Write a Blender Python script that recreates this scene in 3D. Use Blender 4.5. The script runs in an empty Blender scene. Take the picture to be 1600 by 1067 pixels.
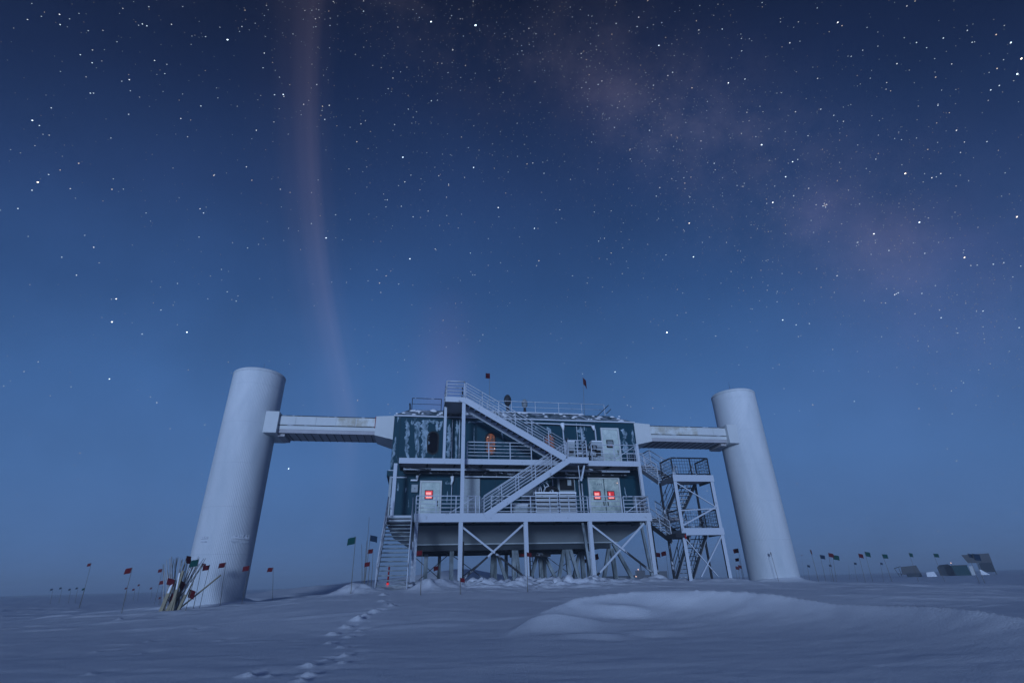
import bpy, math, random
import numpy as np
from math import radians, degrees, sin, cos, tan, atan2, sqrt, pi, exp
from mathutils import Vector, Matrix, Euler

random.seed(7)
sc = bpy.context.scene
col = sc.collection
H = 1.2                                   # camera height above the near snow

# ------------------------------------------------------------------ camera
FPX = 776.0
cd = bpy.data.cameras.new('camera'); cam = bpy.data.objects.new('camera', cd); col.objects.link(cam)
cd.sensor_width = 36.0; cd.lens = 36.0*FPX/1600.0; cd.clip_start = 0.1; cd.clip_end = 20000
cam.location = (0, 0, H)
RCAM = Matrix.Rotation(pi/2+radians(25.8), 3, 'X') @ Matrix.Rotation(radians(-1.5), 3, 'Z')
cam.rotation_euler = RCAM.to_euler()
sc.camera = cam

# ------------------------------------------------------------------ helpers for nodes
class NT:
    def __init__(s, tree): s.t = tree; tree.nodes.clear()
    def n(s, ty, **kw):
        nd = s.t.nodes.new(ty)
        for k, v in kw.items():
            if k.startswith('i_'): nd.inputs[k[2:]].default_value = v
            else: setattr(nd, k, v)
        return nd
    def l(s, a, b): s.t.links.new(a, b)
    def math(s, op, a, b=None, c=None, clamp=False):
        nd = s.t.nodes.new('ShaderNodeMath'); nd.operation = op; nd.use_clamp = clamp
        for i, v in enumerate((a, b, c)):
            if v is None: continue
            if isinstance(v, (int, float)): nd.inputs[i].default_value = v
            else: s.l(v, nd.inputs[i])
        return nd.outputs[0]
    def mix(s, f, a, b, blend='MIX'):
        nd = s.t.nodes.new('ShaderNodeMix'); nd.data_type = 'RGBA'; nd.blend_type = blend
        for sock, v in ((nd.inputs[0], f), (nd.inputs[6], a), (nd.inputs[7], b)):
            if isinstance(v, (int, float)): sock.default_value = v
            elif isinstance(v, tuple): sock.default_value = (*v, 1) if len(v) == 3 else v
            else: s.l(v, sock)
        return nd.outputs[2]
    def ramp(s, f, stops, interp='LINEAR'):
        nd = s.t.nodes.new('ShaderNodeValToRGB'); cr = nd.color_ramp; cr.interpolation = interp
        while len(cr.elements) < len(stops): cr.elements.new(0.5)
        for e, (p, c) in zip(cr.elements, stops):
            e.position = p; e.color = (c, c, c, 1) if isinstance(c, (int, float)) else (*c, 1)
        s.l(f, nd.inputs[0]); return nd.outputs[0]
    def noise(s, vec, scale, detail=3, rough=0.55):
        nd = s.t.nodes.new('ShaderNodeTexNoise'); nd.inputs['Scale'].default_value = scale
        nd.inputs['Detail'].default_value = detail; nd.inputs['Roughness'].default_value = rough
        if vec is not None: s.l(vec, nd.inputs['Vector'])
        return nd.outputs[0]

def lin(r, g, b):
    f = lambda c: (c/255/12.92) if c/255 <= 0.04045 else ((c/255+0.055)/1.055)**2.4
    return (f(r), f(g), f(b))

def raydir(u, v):
    d = RCAM @ Vector(((u-800)/FPX, -(v-533.5)/FPX, -1.0)); d.normalize(); return d
def rayflat(u, v):
    d = raydir(u, v); k = math.hypot(d.x, d.y); return d/k

# ------------------------------------------------------------------ world: twilight night sky
w = bpy.data.worlds.new("World"); sc.world = w; w.use_nodes = True
N = NT(w.node_tree)
tc = N.n('ShaderNodeTexCoord'); sep = N.n('ShaderNodeSeparateXYZ'); N.l(tc.outputs['Generated'], sep.inputs[0])
X, Y, Z = sep.outputs
el = N.math('DIVIDE', N.math('ARCSINE', Z), pi/2, clamp=True)          # 0 horizon .. 1 zenith
az = N.math('ARCTAN2', X, Y)
# lens vignette put into the sky colour: the vault darkens towards sides and overhead
el_s = N.math('DIVIDE', N.math('ADD', N.math('MULTIPLY', N.math('ARCSINE', Z), 0.35), N.math('MULTIPLY', N.math('ARCTAN2', N.math('MAXIMUM', Z, 0.0), N.math('MAXIMUM', Y, 0.05)), 0.65)), pi/2, clamp=True)
base = N.ramp(el_s, [(0.0, lin(76, 105, 150)), (0.05, lin(72, 105, 154)), (0.13, lin(67, 104, 156)),
                   (0.24, lin(56, 93, 145)), (0.35, lin(42, 73, 121)), (0.47, lin(33, 55, 97)),
                   (0.58, lin(23, 38, 72)), (0.68, lin(13, 22, 46)), (1.0, lin(9, 15, 36))])
# slow cloudy mottling of the airglow
vn = N.noise(tc.outputs['Generated'], 2.2, 4, 0.5)
mott = N.math('MULTIPLY_ADD', N.math('SUBTRACT', vn, 0.5), 0.8, 1.0)
mul = N.n('ShaderNodeVectorMath', operation='SCALE'); N.l(base, mul.inputs[0]); N.l(mott, mul.inputs['Scale'])
skycol = mul.outputs[0]
# violet air low on the left and right
# auroral pillar: azimuth as a function of elevation, taken from its course in the sky
pil = [(487, 0), (484, 120), (486, 230), (492, 330), (503, 430), (520, 520), (540, 610), (552, 680)]
stops = []
for u, v in pil:
    d = raydir(u, v); a = atan2(d.x, d.y); e = math.asin(d.z)/(pi/2); stops.append((e, (a+1.2)/1.2))
stops.sort()
azc = N.math('MULTIPLY_ADD', N.ramp(el, stops, 'B_SPLINE'), 1.2, -1.2)
da = N.math('MULTIPLY', N.math('SUBTRACT', az, azc), N.math('COSINE', N.math('ARCSINE', Z)))
pr = N.ramp(N.math('MULTIPLY_ADD', da, 3.9, 0.5), [(0.0, 0.0), (0.24, 0.06), (0.36, 0.28), (0.45, 0.70), (0.50, 0.95), (0.53, 0.70), (0.58, 0.18), (0.68, 0.0)], 'EASE')
pe = N.ramp(el, [(0.0, 0.0), (0.12, 0.3), (0.20, 0.72), (0.30, 0.85), (0.45, 0.8), (0.60, 0.6), (0.72, 0.35)])
pf = N.math('MULTIPLY', N.math('MULTIPLY', pr, pe), N.math('GREATER_THAN', Y, 0.0))
sc1 = N.mix(N.math('MULTIPLY', pf, 0.68), (0, 0, 0), (.056, .043, .052))
# faint pink second pillar behind the building
d0 = raydir(695, 560); a0 = atan2(d0.x, d0.y)
g2 = N.math('EXPONENT', N.math('MULTIPLY', N.math('POWER', N.math('ABSOLUTE', N.math('DIVIDE', N.math('SUBTRACT', az, a0), 0.055)), 2.0), -1.0))
g2 = N.math('MULTIPLY', g2, N.ramp(el, [(0.12, 0.0), (0.22, 0.9), (0.27, 0.7), (0.36, 0.0)]))
sc2 = N.mix(N.math('MULTIPLY', g2, .55), (0, 0, 0), lin(66, 44, 66))
# milky way band along a great circle
m1, m2 = raydir(860, 90), raydir(1440, 410)
mn = m1.cross(m2).normalized()
dotn = N.n('ShaderNodeVectorMath', operation='DOT_PRODUCT'); N.l(tc.outputs['Generated'], dotn.inputs[0]); dotn.inputs[1].default_value = mn
warp = N.math('MULTIPLY', N.math('SUBTRACT', N.noise(tc.outputs['Generated'], 5.0, 5, 0.6), 0.5), 0.16)
bd = N.math('ADD', dotn.outputs['Value'], warp)
band = N.math('EXPONENT', N.math('MULTIPLY', N.math('POWER', N.math('ABSOLUTE', N.math('DIVIDE', bd, 0.10)), 2.0), -1.0))
patch = N.math('MULTIPLY', N.ramp(N.noise(tc.outputs['Generated'], 4.2, 6, 0.62), [(0.36, 0.1), (0.62, 1.0)]), N.ramp(N.noise(tc.outputs['Generated'], 16.0, 8, 0.7), [(0.34, 0.25), (0.66, 1.3)]))
mw = N.math('MULTIPLY', N.math('MULTIPLY', band, patch), N.ramp(el, [(0.1, 0.0), (0.3, 1.0)]))
mw = N.math('MULTIPLY', mw, N.math('GREATER_THAN', Y, 0.0))
sc3 = N.mix(N.math('MULTIPLY', mw, 0.30), (0, 0, 0), lin(82, 76, 84))
# the bright core of the band
def blob(u, v, s, k, c):
    dd = N.n('ShaderNodeVectorMath', operation='DOT_PRODUCT'); N.l(tc.outputs['Generated'], dd.inputs[0]); dd.inputs[1].default_value = raydir(u, v)
    q = N.math('ADD', N.math('SUBTRACT', dd.outputs['Value'], 1.0), N.math('ADD', N.math('MULTIPLY', warp, 0.035), N.math('MULTIPLY', N.math('SUBTRACT', N.noise(tc.outputs['Generated'], 14.0, 8, .7), .5), s*1.6)))
    g = N.math('EXPONENT', N.math('DIVIDE', q, s), clamp=True)
    return N.mix(N.math('MULTIPLY', g, k), (0, 0, 0), c)
adds = [sc1, sc2, sc3, blob(1385, 392, 0.0020, 0.28, lin(86, 74, 84)), blob(1285, 330, 0.0012, 0.4, lin(80, 70, 90)),
        blob(945, 145, 0.0018, 0.18, lin(76, 66, 78)), blob(1480, 460, 0.012, 0.25, lin(70, 62, 96)),
        blob(1350, 650, 0.03, 0.08, lin(60, 70, 110)), blob(140, 560, 0.05, 0.12, lin(60, 84, 130)),
        blob(1580, 40, 0.001, 0.0, (0, 0, 0))]
acc = skycol
for a in adds: acc = N.mix(1.0, acc, a, 'ADD')
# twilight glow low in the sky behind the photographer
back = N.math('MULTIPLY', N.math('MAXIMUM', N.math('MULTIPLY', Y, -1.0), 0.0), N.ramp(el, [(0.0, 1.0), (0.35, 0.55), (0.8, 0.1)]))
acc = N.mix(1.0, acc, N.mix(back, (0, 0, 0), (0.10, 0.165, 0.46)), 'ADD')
low = N.math('LESS_THAN', Z, -0.002)
acc = N.mix(low, acc, lin(62, 82, 132))
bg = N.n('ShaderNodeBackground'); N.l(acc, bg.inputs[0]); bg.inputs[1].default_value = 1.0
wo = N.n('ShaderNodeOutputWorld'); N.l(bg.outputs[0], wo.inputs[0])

# ------------------------------------------------------------------ one soft low light (twilight) from behind the camera
sl = bpy.data.lights.new('sun', 'SUN'); so = bpy.data.objects.new('sun', sl); col.objects.link(so)
sl.energy = 2.2; sl.angle = radians(9); sl.color = (0.47, 0.66, 1.0)
so.rotation_euler = (radians(90-6), 0, radians(-6))
sc.view_settings.view_transform = 'Standard'; sc.view_settings.look = 'None'
sc.view_settings.exposure = 0.12; sc.view_settings.gamma = 1.0
try: sc.cycles.volume_bounces = 0
except Exception: pass

# ------------------------------------------------------------------ noise for the snow
def vnoise(x, y, seed=0):
    xi = np.floor(x).astype(np.int64); yi = np.floor(y).astype(np.int64); fx = x-xi; fy = y-yi
    fx = fx*fx*fx*(fx*(fx*6-15)+10); fy = fy*fy*fy*(fy*(fy*6-15)+10)
    def h(a, b):
        n = (a*374761393 + b*668265263 + seed*974634777) & 0xffffffff
        n = ((n ^ (n >> 13))*1274126177) & 0xffffffff
        return ((n ^ (n >> 16)) & 0xffff)/65535.0
    return (h(xi, yi)*(1-fx)+h(xi+1, yi)*fx)*(1-fy)+(h(xi, yi+1)*(1-fx)+h(xi+1, yi+1)*fx)*fy
def fbm(x, y, oct=4, seed=0):
    s = 0; a = 1; t = 0
    for i in range(oct):
        s = s+a*(vnoise(x*2**i, y*2**i, seed+i)-0.5); t += a; a *= 0.5
    return s/t
def sst(x, a, b):
    t = np.clip((x-a)/(b-a), 0, 1); return t*t*(3-2*t)

# ------------------------------------------------------------------ building frame
BA = radians(10.65); BE = np.array([cos(BA), sin(BA)]); BN = np.array([-sin(BA), cos(BA)])
BO = np.array([0.32926565, 32.18681054])
def b2w(x, y): p = BO+x*BE+y*BN; return p[0], p[1]

ctl = [(-17, 1, -.74), (-17, -3, -.82), (-13, -2, -.55), (-12, 4, -.45), (-7.2, -7.4, -.12), (-8.6, -7.2, -.02), (-5.7, -7.2, -.06), (-6.5, -10.5, -.62), (-4, -3, .10),
       (-2, -5, .0), (0, -3, .08), (0, -6, -.2), (3.3, -3, .0), (3.3, -6, -.2), (6.9, -3, .2), (0, 3, .0), (6, 3, .22), (-5, 3, -.05), (0, 9, .0), (7, 9, 0.05),
       (9, -5, -.26), (10.5, -5, -.22), (13, -3, -.34), (17, 1, -.34), (17, -3, -.45), (8, -9, -.55), (14, -8, -.6), (0, -11, -.62), (-13, -8, -.8), (22, 2, -.5), (26, 0, -.6)]
cpts = [(*b2w(a, b), c) for a, b, c in ctl]

# crest of the wind drift in the right foreground: (pixel column, pixel row, distance)
crest = [(760, 1010, 12.6), (806, 966, 13.0), (835, 955, 13.5), (870, 944, 14.0), (900, 931, 14.6), (945, 926, 15.0), (1000, 921, 15.3), (1090, 919, 15.3), (1170, 921, 15.0),
         (1230, 929, 14.6), (1300, 940, 14.0), (1380, 944, 13.4), (1450, 945, 12.9), (1520, 951, 12.4), (1600, 964, 11.9), (1760, 1000, 11.4)]
ca, cr_, cz = [], [], []
for u, v, D in crest:
    d = rayflat(u, v); ca.append(atan2(d.x, d.y)); cr_.append(D); cz.append(d.z*D)
ca, cr_, cz = map(np.array, (ca, cr_, cz))

def seg_dist(x, y, P):
    """distance to polyline, signed by side (positive away from camera), parameter 0..1"""
    best = np.full(x.shape, 1e9); side = np.zeros(x.shape); par = np.zeros(x.shape); n = len(P)-1
    for i in range(n):
        ax, ay = P[i]; bx, by = P[i+1]; dx, dy = bx-ax, by-ay; L2 = dx*dx+dy*dy
        t = np.clip(((x-ax)*dx+(y-ay)*dy)/L2, 0, 1); qx = ax+t*dx; qy = ay+t*dy
        d = np.hypot(x-qx, y-qy); s = np.sign(np.hypot(x, y)-np.hypot(qx, qy))
        m = d < best; best = np.where(m, d, best); side = np.where(m, s, side); par = np.where(m, (i+t)/n, par)
    return best*side, par

def ground_base(x, y):
    x = np.asarray(x, float); y = np.asarray(y, float); r = np.hypot(x, y)
    wb = 0.25; num = np.full(x.shape, -1.08*wb); den = np.full(x.shape, wb)
    for a, b, c in cpts:
        k = np.exp(-((x-a)**2+(y-b)**2)/(2*2.6**2)); num = num+k*c; den = den+k
    # far field sinks gently
    z = num/den
    z = z - 0.12*sst(-r, -12, -3)
    # big drifts on the lee side of the building
    def G(X, Y, sx, sy, A):
        cx, cy = b2w(X, Y); u = (x-cx)*BE[0]+(y-cy)*BE[1]; v = (x-cx)*BN[0]+(y-cy)*BN[1]
        return A*np.exp(-(u/sx)**2/2-(v/sy)**2/2)
    z = z+G(-7.5, 24, 5.5, 6, 1.15)+G(-1.5, 24, 3.6, 6, 1.05)+G(5, 26, 6, 6, .9)+G(-16, 20, 6, 6, .75)
    z = z+G(16, 22, 9, 8, .5)
    return z

SCOOPS = [  # crest polylines of the wind-carved scoops (pixels, distance), height, front width
    ([(822, 966), (850, 958), (876, 944), (905, 932), (940, 928)], 13.3, 0.13, 0.6),
    ([(925, 932), (950, 930), (975, 934), (998, 931), (1014, 921)], 14.4, 0.09, 0.32),
    ([(868, 974), (905, 978), (930, 978), (955, 962), (975, 948)], 11.8, 0.06, 0.3),
    ([(966, 950), (985, 966), (1010, 970), (1024, 968), (1040, 958), (1075, 955)], 12.3, 0.05, 0.34),
    ([(1040, 922), (1065, 925), (1090, 923)], 15.0, 0.04, 0.3)]
_sc = []
for pts, D, h, wd in SCOOPS:
    _sc.append(([(rayflat(u, v).x*D, rayflat(u, v).y*D) for u, v in pts], h, wd))

PRINTS = [(587, 955, 1.0), (558, 969, 1.5), (542, 980, 1.1), (520, 991, 1.), (544, 995, .9), (514, 1006, .9), (534, 1013, .8), (537, 1025, 1.0), (509, 1031, .8),
          (481, 1041, 1.1), (481, 1055, 1.1), (385, 1057, 1.1), (420, 1057, .5), (597, 938, 1), (599, 929, .9), (612, 947, .9), (535, 1036, .5), (552, 1021, .5), (186, 969, .6),
          (300, 985, .5), (150, 1018, .4), (219, 1020, .4), (232, 1003, .4), (345, 1000, .4), (143, 1053, .4), (500, 1049, .4), (560, 985, .5), (571, 962, .8), (604, 945, .8), (497, 1036, .5), (468, 1064, .7)]
_pr = []
for u, v, s in PRINTS:
    d = rayflat(u, v); DD = 4.0*1.005**np.arange(460)
    D = float(DD[np.argmax(d.z*DD <= ground_base(d.x*DD, d.y*DD))])
    _pr.append((d.x*D, d.y*D, s*(1+max(0, D-9)/14)))

def ground(x, y, fine=True):
    x = np.asarray(x, float); y = np.asarray(y, float)
    z = ground_base(x, y); r = np.hypot(x, y); a = np.arctan2(x, y)
    # foreground drift
    Dc = np.interp(a, ca, cr_); Zc = np.interp(a, ca, cz)
    Dc = Dc+0.12*fbm(a*9, a*0+3.3, 3, 40)
    wgt = sst(a, ca[0], ca[3])*(1-sst(a, 0.85, 1.3))
    s = Dc-r                                            # >0 in front of the crest
    top = Zc-z
    front = np.exp(-np.clip(s, 0, None)/.95)*0.90+0.10*(1-sst(s, 0.0, 6.0))
    lee = 1-sst(-s, -.4, 2.0)*0.75-sst(-s, 2, 7)*0.25
    prof = np.where(s > 0, front, lee)
    z = z+np.where(r < 60, np.clip(top, 0, 3)*prof*wgt, 0)
    if fine:
        for P, h, wd in _sc:
            d, t = seg_dist(x, y, P)
            env = np.sin(np.clip(t, 0.02, .98)*pi)**0.5
            p = np.where(d < 0, np.exp(-np.abs(d)/wd), np.exp(-np.clip(d, 0, None)/0.14))
            z = z+h*env*p-0.55*h*env*np.exp(-((d+wd*1.6)/(wd*.8))**2)
        for px, py, s_ in _pr:
            m = (np.abs(x-px) < 1) & (np.abs(y-py) < 1)
            if not m.any(): continue
            dx = (x[m]-px); dy = (y[m]-py); kx = .105*(.5+.5*s_); ky = .085*(.5+.5*s_)
            n = fbm(x[m]*9, y[m]*9, 2, 77)
            z[m] += 0.058*s_*np.exp(-((dx+.3*dy)/kx)**2-((dy)/ky)**2)*(1+1.2*n)
            z[m] -= 0.05*s_*np.exp(-((dx-.02)/.16)**2-((dy-.30)/.14)**2)
        # churned snow in front of and under the building
        u = (x-BO[0])*BE[0]+(y-BO[1])*BE[1]; v = (x-BO[0])*BN[0]+(y-BO[1])*BN[1]
        ch = np.exp(-((u+2.4)/6.0)**4)*np.exp(-((v+5.1)/2.4)**2)
        ch2 = np.exp(-((u-5)/6)**4)*np.exp(-((v+4.0)/1.4)**2)*.45
        n1 = np.abs(fbm(u*.62, v*1.5, 4, 5)); n2 = fbm(u*1.7, v*3.2, 4, 9)
        z = z+(ch+ch2)*(1.0*n1+0.75*np.maximum(n2, 0)-.10)
        # small heaps at the posts and the tower feet
        for hx, hy, hh, hw in [(-3.95, -3.1, .18, .45), (-.4, -3.1, .34, .38), (3.34, -3.2, .22, .5), (6.85, -3.1, .26, .5), (-8.75, -7.5, .34, .75), (-5.75, -7.9, .34, .6), (-5.2, -7.0, .25, .7), (9.0, -5.0, .1, .9), (10.5, -5, .16, .8)]:
            cx, cy = b2w(hx, hy); z = z+hh*np.exp(-((x-cx)**2+(y-cy)**2)/(hw*hw))*(1+.6*fbm(x*4, y*4, 2, 3))
        for tx, bl in ((-16.95, .22), (16.95, .34)):
            cx, cy = b2w(tx, 1.0); q = np.hypot(x-cx, y-cy)
            z = z+bl*np.exp(-np.clip(q-1.5, 0, None)/.55)*(.6+.4*np.sin(np.arctan2(y-cy, x-cx)*1.0+(2.6 if tx > 0 else 0.5)))
        # sastrugi, more of them further out
        rr = sst(r, 9, 40)
        z = z+0.16*fbm(x*.16+y*.05, y*.45, 3, 21)*(.25+.75*rr)
        sas = np.maximum(fbm(x*.35+.4*y, y*1.1-.3*x, 3, 31), 0.06)-.06
        z = z+sas*(.05+.35*rr*np.where(a < 0.25, 1, .55))
        z = z+0.020*fbm(x*1.6, y*3.4, 4, 51)*(1-rr)
    # swells far away
    z = z+sst(r, 60, 200)*(.5*fbm(x*.012, y*.03, 3, 61))
    return z
def gz(x, y): return float(ground(np.array([x]), np.array([y]))[0])+H
def hit(u, v, D0=20.0):
    """point where the sight line (u,v) meets the snow"""
    d = rayflat(u, v); D = 3.0*1.01**np.arange(490)
    m = d.z*D <= ground(d.x*D, d.y*D)
    return float(D[np.argmax(m)]) if m.any() else D0

# ------------------------------------------------------------------ materials
MATS = {}
def mat(name, fn):
    if name in MATS: return MATS[name]
    m = bpy.data.materials.new(name); m.use_nodes = True; n = NT(m.node_tree)
    bs = n.n('ShaderNodeBsdfPrincipled'); out = n.n('ShaderNodeOutputMaterial'); n.l(bs.outputs[0], out.inputs[0])
    fn(n, bs); MATS[name] = m; return m
def bump(n, bs, h, strength=0.3, dist=0.02):
    b = n.n('ShaderNodeBump'); b.inputs['Strength'].default_value = strength; b.inputs['Distance'].default_value = dist
    n.l(h, b.inputs['Height']); n.l(b.outputs[0], bs.inputs['Normal'])
def setc(n, bs, c):
    bs.inputs['Specular IOR Level'].default_value = .18
    if isinstance(c, tuple): bs.inputs['Base Color'].default_value = (*c, 1)
    else: n.l(c, bs.inputs['Base Color'])

def f_snow(n, bs):
    t = n.n('ShaderNodeNewGeometry').outputs['Position']
    a = n.noise(t, 1.1, 5, .6); b = n.noise(t, 26, 4, .7); c = n.noise(t, 110, 2, .6)
    setc(n, bs, n.mix(n.ramp(a, [(.3, 0.), (.7, 1.)]), (.74, .77, .82), (.84, .86, .89)))
    bs.inputs['Roughness'].default_value = 0.75
    h = n.math('ADD', n.math('MULTIPLY', b, 1.0), n.math('MULTIPLY', c, .35)); bump(n, bs, h, .6, .03)
snow = mat('snow', f_snow)

def rime(n, base, frost, lo=.42, hi=.58, scale=2.5, stretch=(1, 1, 1), front=True, obj=True):
    """base colour with rime where the wind side faces and noise allows"""
    tcn = n.n('ShaderNodeTexCoord'); mp = n.n('ShaderNodeMapping'); mp.inputs['Scale'].default_value = stretch
    n.l(tcn.outputs['Object'], mp.inputs[0])
    f = n.ramp(n.noise(mp.outputs[0], scale, 5, .65), [(lo, 0.), (hi, 1.)])
    if front:
        g = n.n('ShaderNodeNewGeometry'); dp = n.n('ShaderNodeVectorMath', operation='DOT_PRODUCT')
        n.l(g.outputs['True Normal'], dp.inputs[0]); dp.inputs[1].default_value = (BN[0]*-.9, BN[1]*-.9, .44)
        f = n.math('MULTIPLY', f, n.ramp(dp.outputs['Value'], [(.05, 0.), (.35, 1.)]))
    return n.mix(f, base, frost), mp.outputs[0], f
def f_steel(n, bs):
    c, v, f = rime(n, (.10, .115, .135), (.50, .54, .60), .24, .38, 2.0); setc(n, bs, c); bs.inputs['Roughness'].default_value = .7
    bump(n, bs, n.noise(v, 30, 3), .3, .01)
def f_steel_dark(n, bs):
    c, v, f = rime(n, (.028, .03, .036), (.5, .54, .6), .56, .64, 2.2); setc(n, bs, c); bs.inputs['Roughness'].default_value = .6
def f_rail(n, bs):
    c, v, f = rime(n, (.04, .05, .06), (.54, .58, .64), .28, .44, 1.7); setc(n, bs, c); bs.inputs['Roughness'].default_value = .6
def f_legs(n, bs):
    c, v, f = rime(n, (.10, .12, .13), (.32, .37, .40), .36, .66, 2.0, (1, 1, .4)); setc(n, bs, c); bs.inputs['Roughness'].default_value = .7
def f_green(n, bs):
    tcn = n.n('ShaderNodeTexCoord'); o = tcn.outputs['Object']
    mp = n.n('ShaderNodeMapping'); mp.inputs['Scale'].default_value = (1.25, 1, .30); n.l(o, mp.inputs[0])
    mp2 = n.n('ShaderNodeMapping'); mp2.inputs['Scale'].default_value = (5, 2, .7); n.l(o, mp2.inputs[0])
    sp = n.n('ShaderNodeSeparateXYZ'); n.l(o, sp.inputs[0])
    wv = n.ramp(n.math('DIVIDE', sp.outputs[2], 12.0), [(.30, .0), (.52, .0), (.60, .035), (.80, .075), (.83, .05)])
    lft = n.ramp(n.math('MULTIPLY_ADD', sp.outputs[0], 1/20, .5), [(.10, .05), (.24, .045), (.30, .0), (.58, .0), (.7, .02), (.9, .04)])
    big = n.math('ADD', n.math('ADD', n.noise(mp.outputs[0], 1.5, 6, .62), n.math('MULTIPLY', n.math('SUBTRACT', n.noise(mp2.outputs[0], 2.0, 4, .7), .5), .22)), n.math('ADD', wv, lft))
    f = n.ramp(big, [(.70, 0.), (.73, .6), (.80, .9)])
    film = n.ramp(n.noise(mp2.outputs[0], .8, 5, .7), [(.5, 0.), (.8, .22)])
    c0 = n.mix(film, (.002, .040, .062), (.02, .09, .13))
    # panel seams
    fr = n.math('FRACT', n.math('MULTIPLY_ADD', sp.outputs[0], 1/1.22, .35))
    seam = n.ramp(fr, [(0., 1.), (.02, 1.), (.03, 0.), (1., 0.)])
    c0 = n.mix(n.math('MULTIPLY', seam, .5), c0, (.02, .02, .025))
    setc(n, bs, n.mix(f, c0, (.36, .47, .56))); bs.inputs['Roughness'].default_value = .6
    bump(n, bs, n.math('ADD', f, n.math('MULTIPLY', seam, -.6)), .6, .02)
def f_rime(n, bs):
    tcn = n.n('ShaderNodeTexCoord'); a = n.noise(tcn.outputs['Object'], 5, 5, .7)
    mp = n.n('ShaderNodeMapping'); mp.inputs['Scale'].default_value = (1, 1, .5); n.l(tcn.outputs['Object'], mp.inputs[0]); a = n.noise(mp.outputs[0], 3.4, 7, .75)
    setc(n, bs, n.mix(n.ramp(a, [(.40, 0.), (.50, .6), (.62, 1.)]), (.012, .06, .085), (.36, .46, .54))); bs.inputs['Roughness'].default_value = .8
    bump(n, bs, n.noise(tcn.outputs['Object'], 24, 4, .7), .7, .02)
def f_roof(n, bs):
    c, v, f = rime(n, (.03, .065, .08), (.34, .38, .44), .40, .62, 1.6, (1, 1, 1), False); setc(n, bs, c)
def f_white(n, bs):
    tcn = n.n('ShaderNodeTexCoord'); a = n.noise(tcn.outputs['Object'], 1.3, 5, .6)
    setc(n, bs, n.mix(a, (.48, .50, .50), (.62, .64, .64))); bs.inputs['Roughness'].default_value = .55
    bump(n, bs, n.noise(tcn.outputs['Object'], 9, 3), .15, .01)
def f_door(n, bs):
    tcn = n.n('ShaderNodeTexCoord'); a = n.noise(tcn.outputs['Object'], 2.3, 6, .7)
    setc(n, bs, n.mix(n.ramp(a, [(.35, 0.), (.65, 1.)]), (.38, .46, .44), (.60, .66, .61))); bs.inputs['Roughness'].default_value = .35
def f_door2(n, bs):
    tcn = n.n('ShaderNodeTexCoord'); a = n.noise(tcn.outputs['Object'], 1.6, 6, .75)
    setc(n, bs, n.mix(n.ramp(a, [(.38, 0.), (.62, 1.)]), (.28, .34, .32), (.58, .64, .57))); bs.inputs['Roughness'].default_value = .35
def f_belly(n, bs):
    tcn = n.n('ShaderNodeTexCoord'); a = n.noise(tcn.outputs['Object'], .5, 4, .6)
    setc(n, bs, n.mix(a, (.16, .18, .19), (.24, .26, .27))); bs.inputs['Roughness'].default_value = .6
def f_tower(n, bs):
    tcn = n.n('ShaderNodeTexCoord'); sp = n.n('ShaderNodeSeparateXYZ'); n.l(tcn.outputs['Object'], sp.inputs[0])
    mp = n.n('ShaderNodeMapping'); mp.inputs['Scale'].default_value = (1, 1, .22); n.l(tcn.outputs['Object'], mp.inputs[0])
    ang = n.math('ARCTAN2', sp.outputs[1], sp.outputs[0])
    rib = n.math('SINE', n.math('ADD', n.math('MULTIPLY', ang, 110.0), n.math('MULTIPLY', n.noise(mp.outputs[0], 2, 3), 3.0)))
    a = n.noise(mp.outputs[0], .8, 5, .6); b = n.noise(tcn.outputs['Object'], 14, 4, .7)
    ribm = n.math('MULTIPLY', rib, n.ramp(a, [(.45, 0.15), (.65, .7)]))
    c = n.mix(n.ramp(a, [(.3, 0.), (.7, 1.)]), (.47, .51, .54), (.66, .68, .70))
    seam = n.ramp(n.math('FRACT', n.math('MULTIPLY', sp.outputs[2], 1/2.44)), [(0., 1.), (.008, 1.), (.013, 0.), (1., 0.)])
    c = n.mix(n.math('MULTIPLY', seam, .30), c, (.3, .33, .36))
    # scuffed frost patch
    c = n.mix(n.ramp(n.noise(mp.outputs[0], 1.7, 3), [(.60, 0.), (.74, .35)]), c, (.46, .50, .54))
    setc(n, bs, c); bs.inputs['Roughness'].default_value = .75
    bump(n, bs, n.math('ADD', n.math('MULTIPLY', ribm, 1.1), b), .40, .03)
def f_panel(n, bs):
    tcn = n.n('ShaderNodeTexCoord'); a = n.noise(tcn.outputs['Object'], 1.1, 5, .65)
    setc(n, bs, n.mix(n.ramp(a, [(.4, 0.), (.6, 1.)]), (.40, .37, .30), (.62, .64, .62))); bs.inputs['Roughness'].default_value = .45
def f_under(n, bs):
    tcn = n.n('ShaderNodeTexCoord'); a = n.noise(tcn.outputs['Object'], 1.1, 5, .65)
    setc(n, bs, n.mix(a, (.30, .29, .31), (.46, .45, .47))); bs.inputs['Roughness'].default_value = .6
def plain(c, r=.6, s=0.0):
    def f(n, bs):
        tcn = n.n('ShaderNodeTexCoord'); a = n.noise(tcn.outputs['Object'], 6, 4, .6)
        setc(n, bs, n.mix(a, tuple(k*.75 for k in c), tuple(min(1, k*1.25) for k in c))); bs.inputs['Roughness'].default_value = r
    return f
def glow(c, s, c2=None):
    def f(n, bs):
        bs.inputs['Base Color'].default_value = (.05, .02, .01, 1)
        tcn = n.n('ShaderNodeTexCoord'); a = n.noise(tcn.outputs['Object'], 4, 4, .7)
        n.l(n.mix(n.ramp(a, [(.35, 0.), (.56, 1.)]), c, c2 or c), bs.inputs['Emission Color']); bs.inputs['Emission Strength'].default_value = s
    return f
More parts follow.
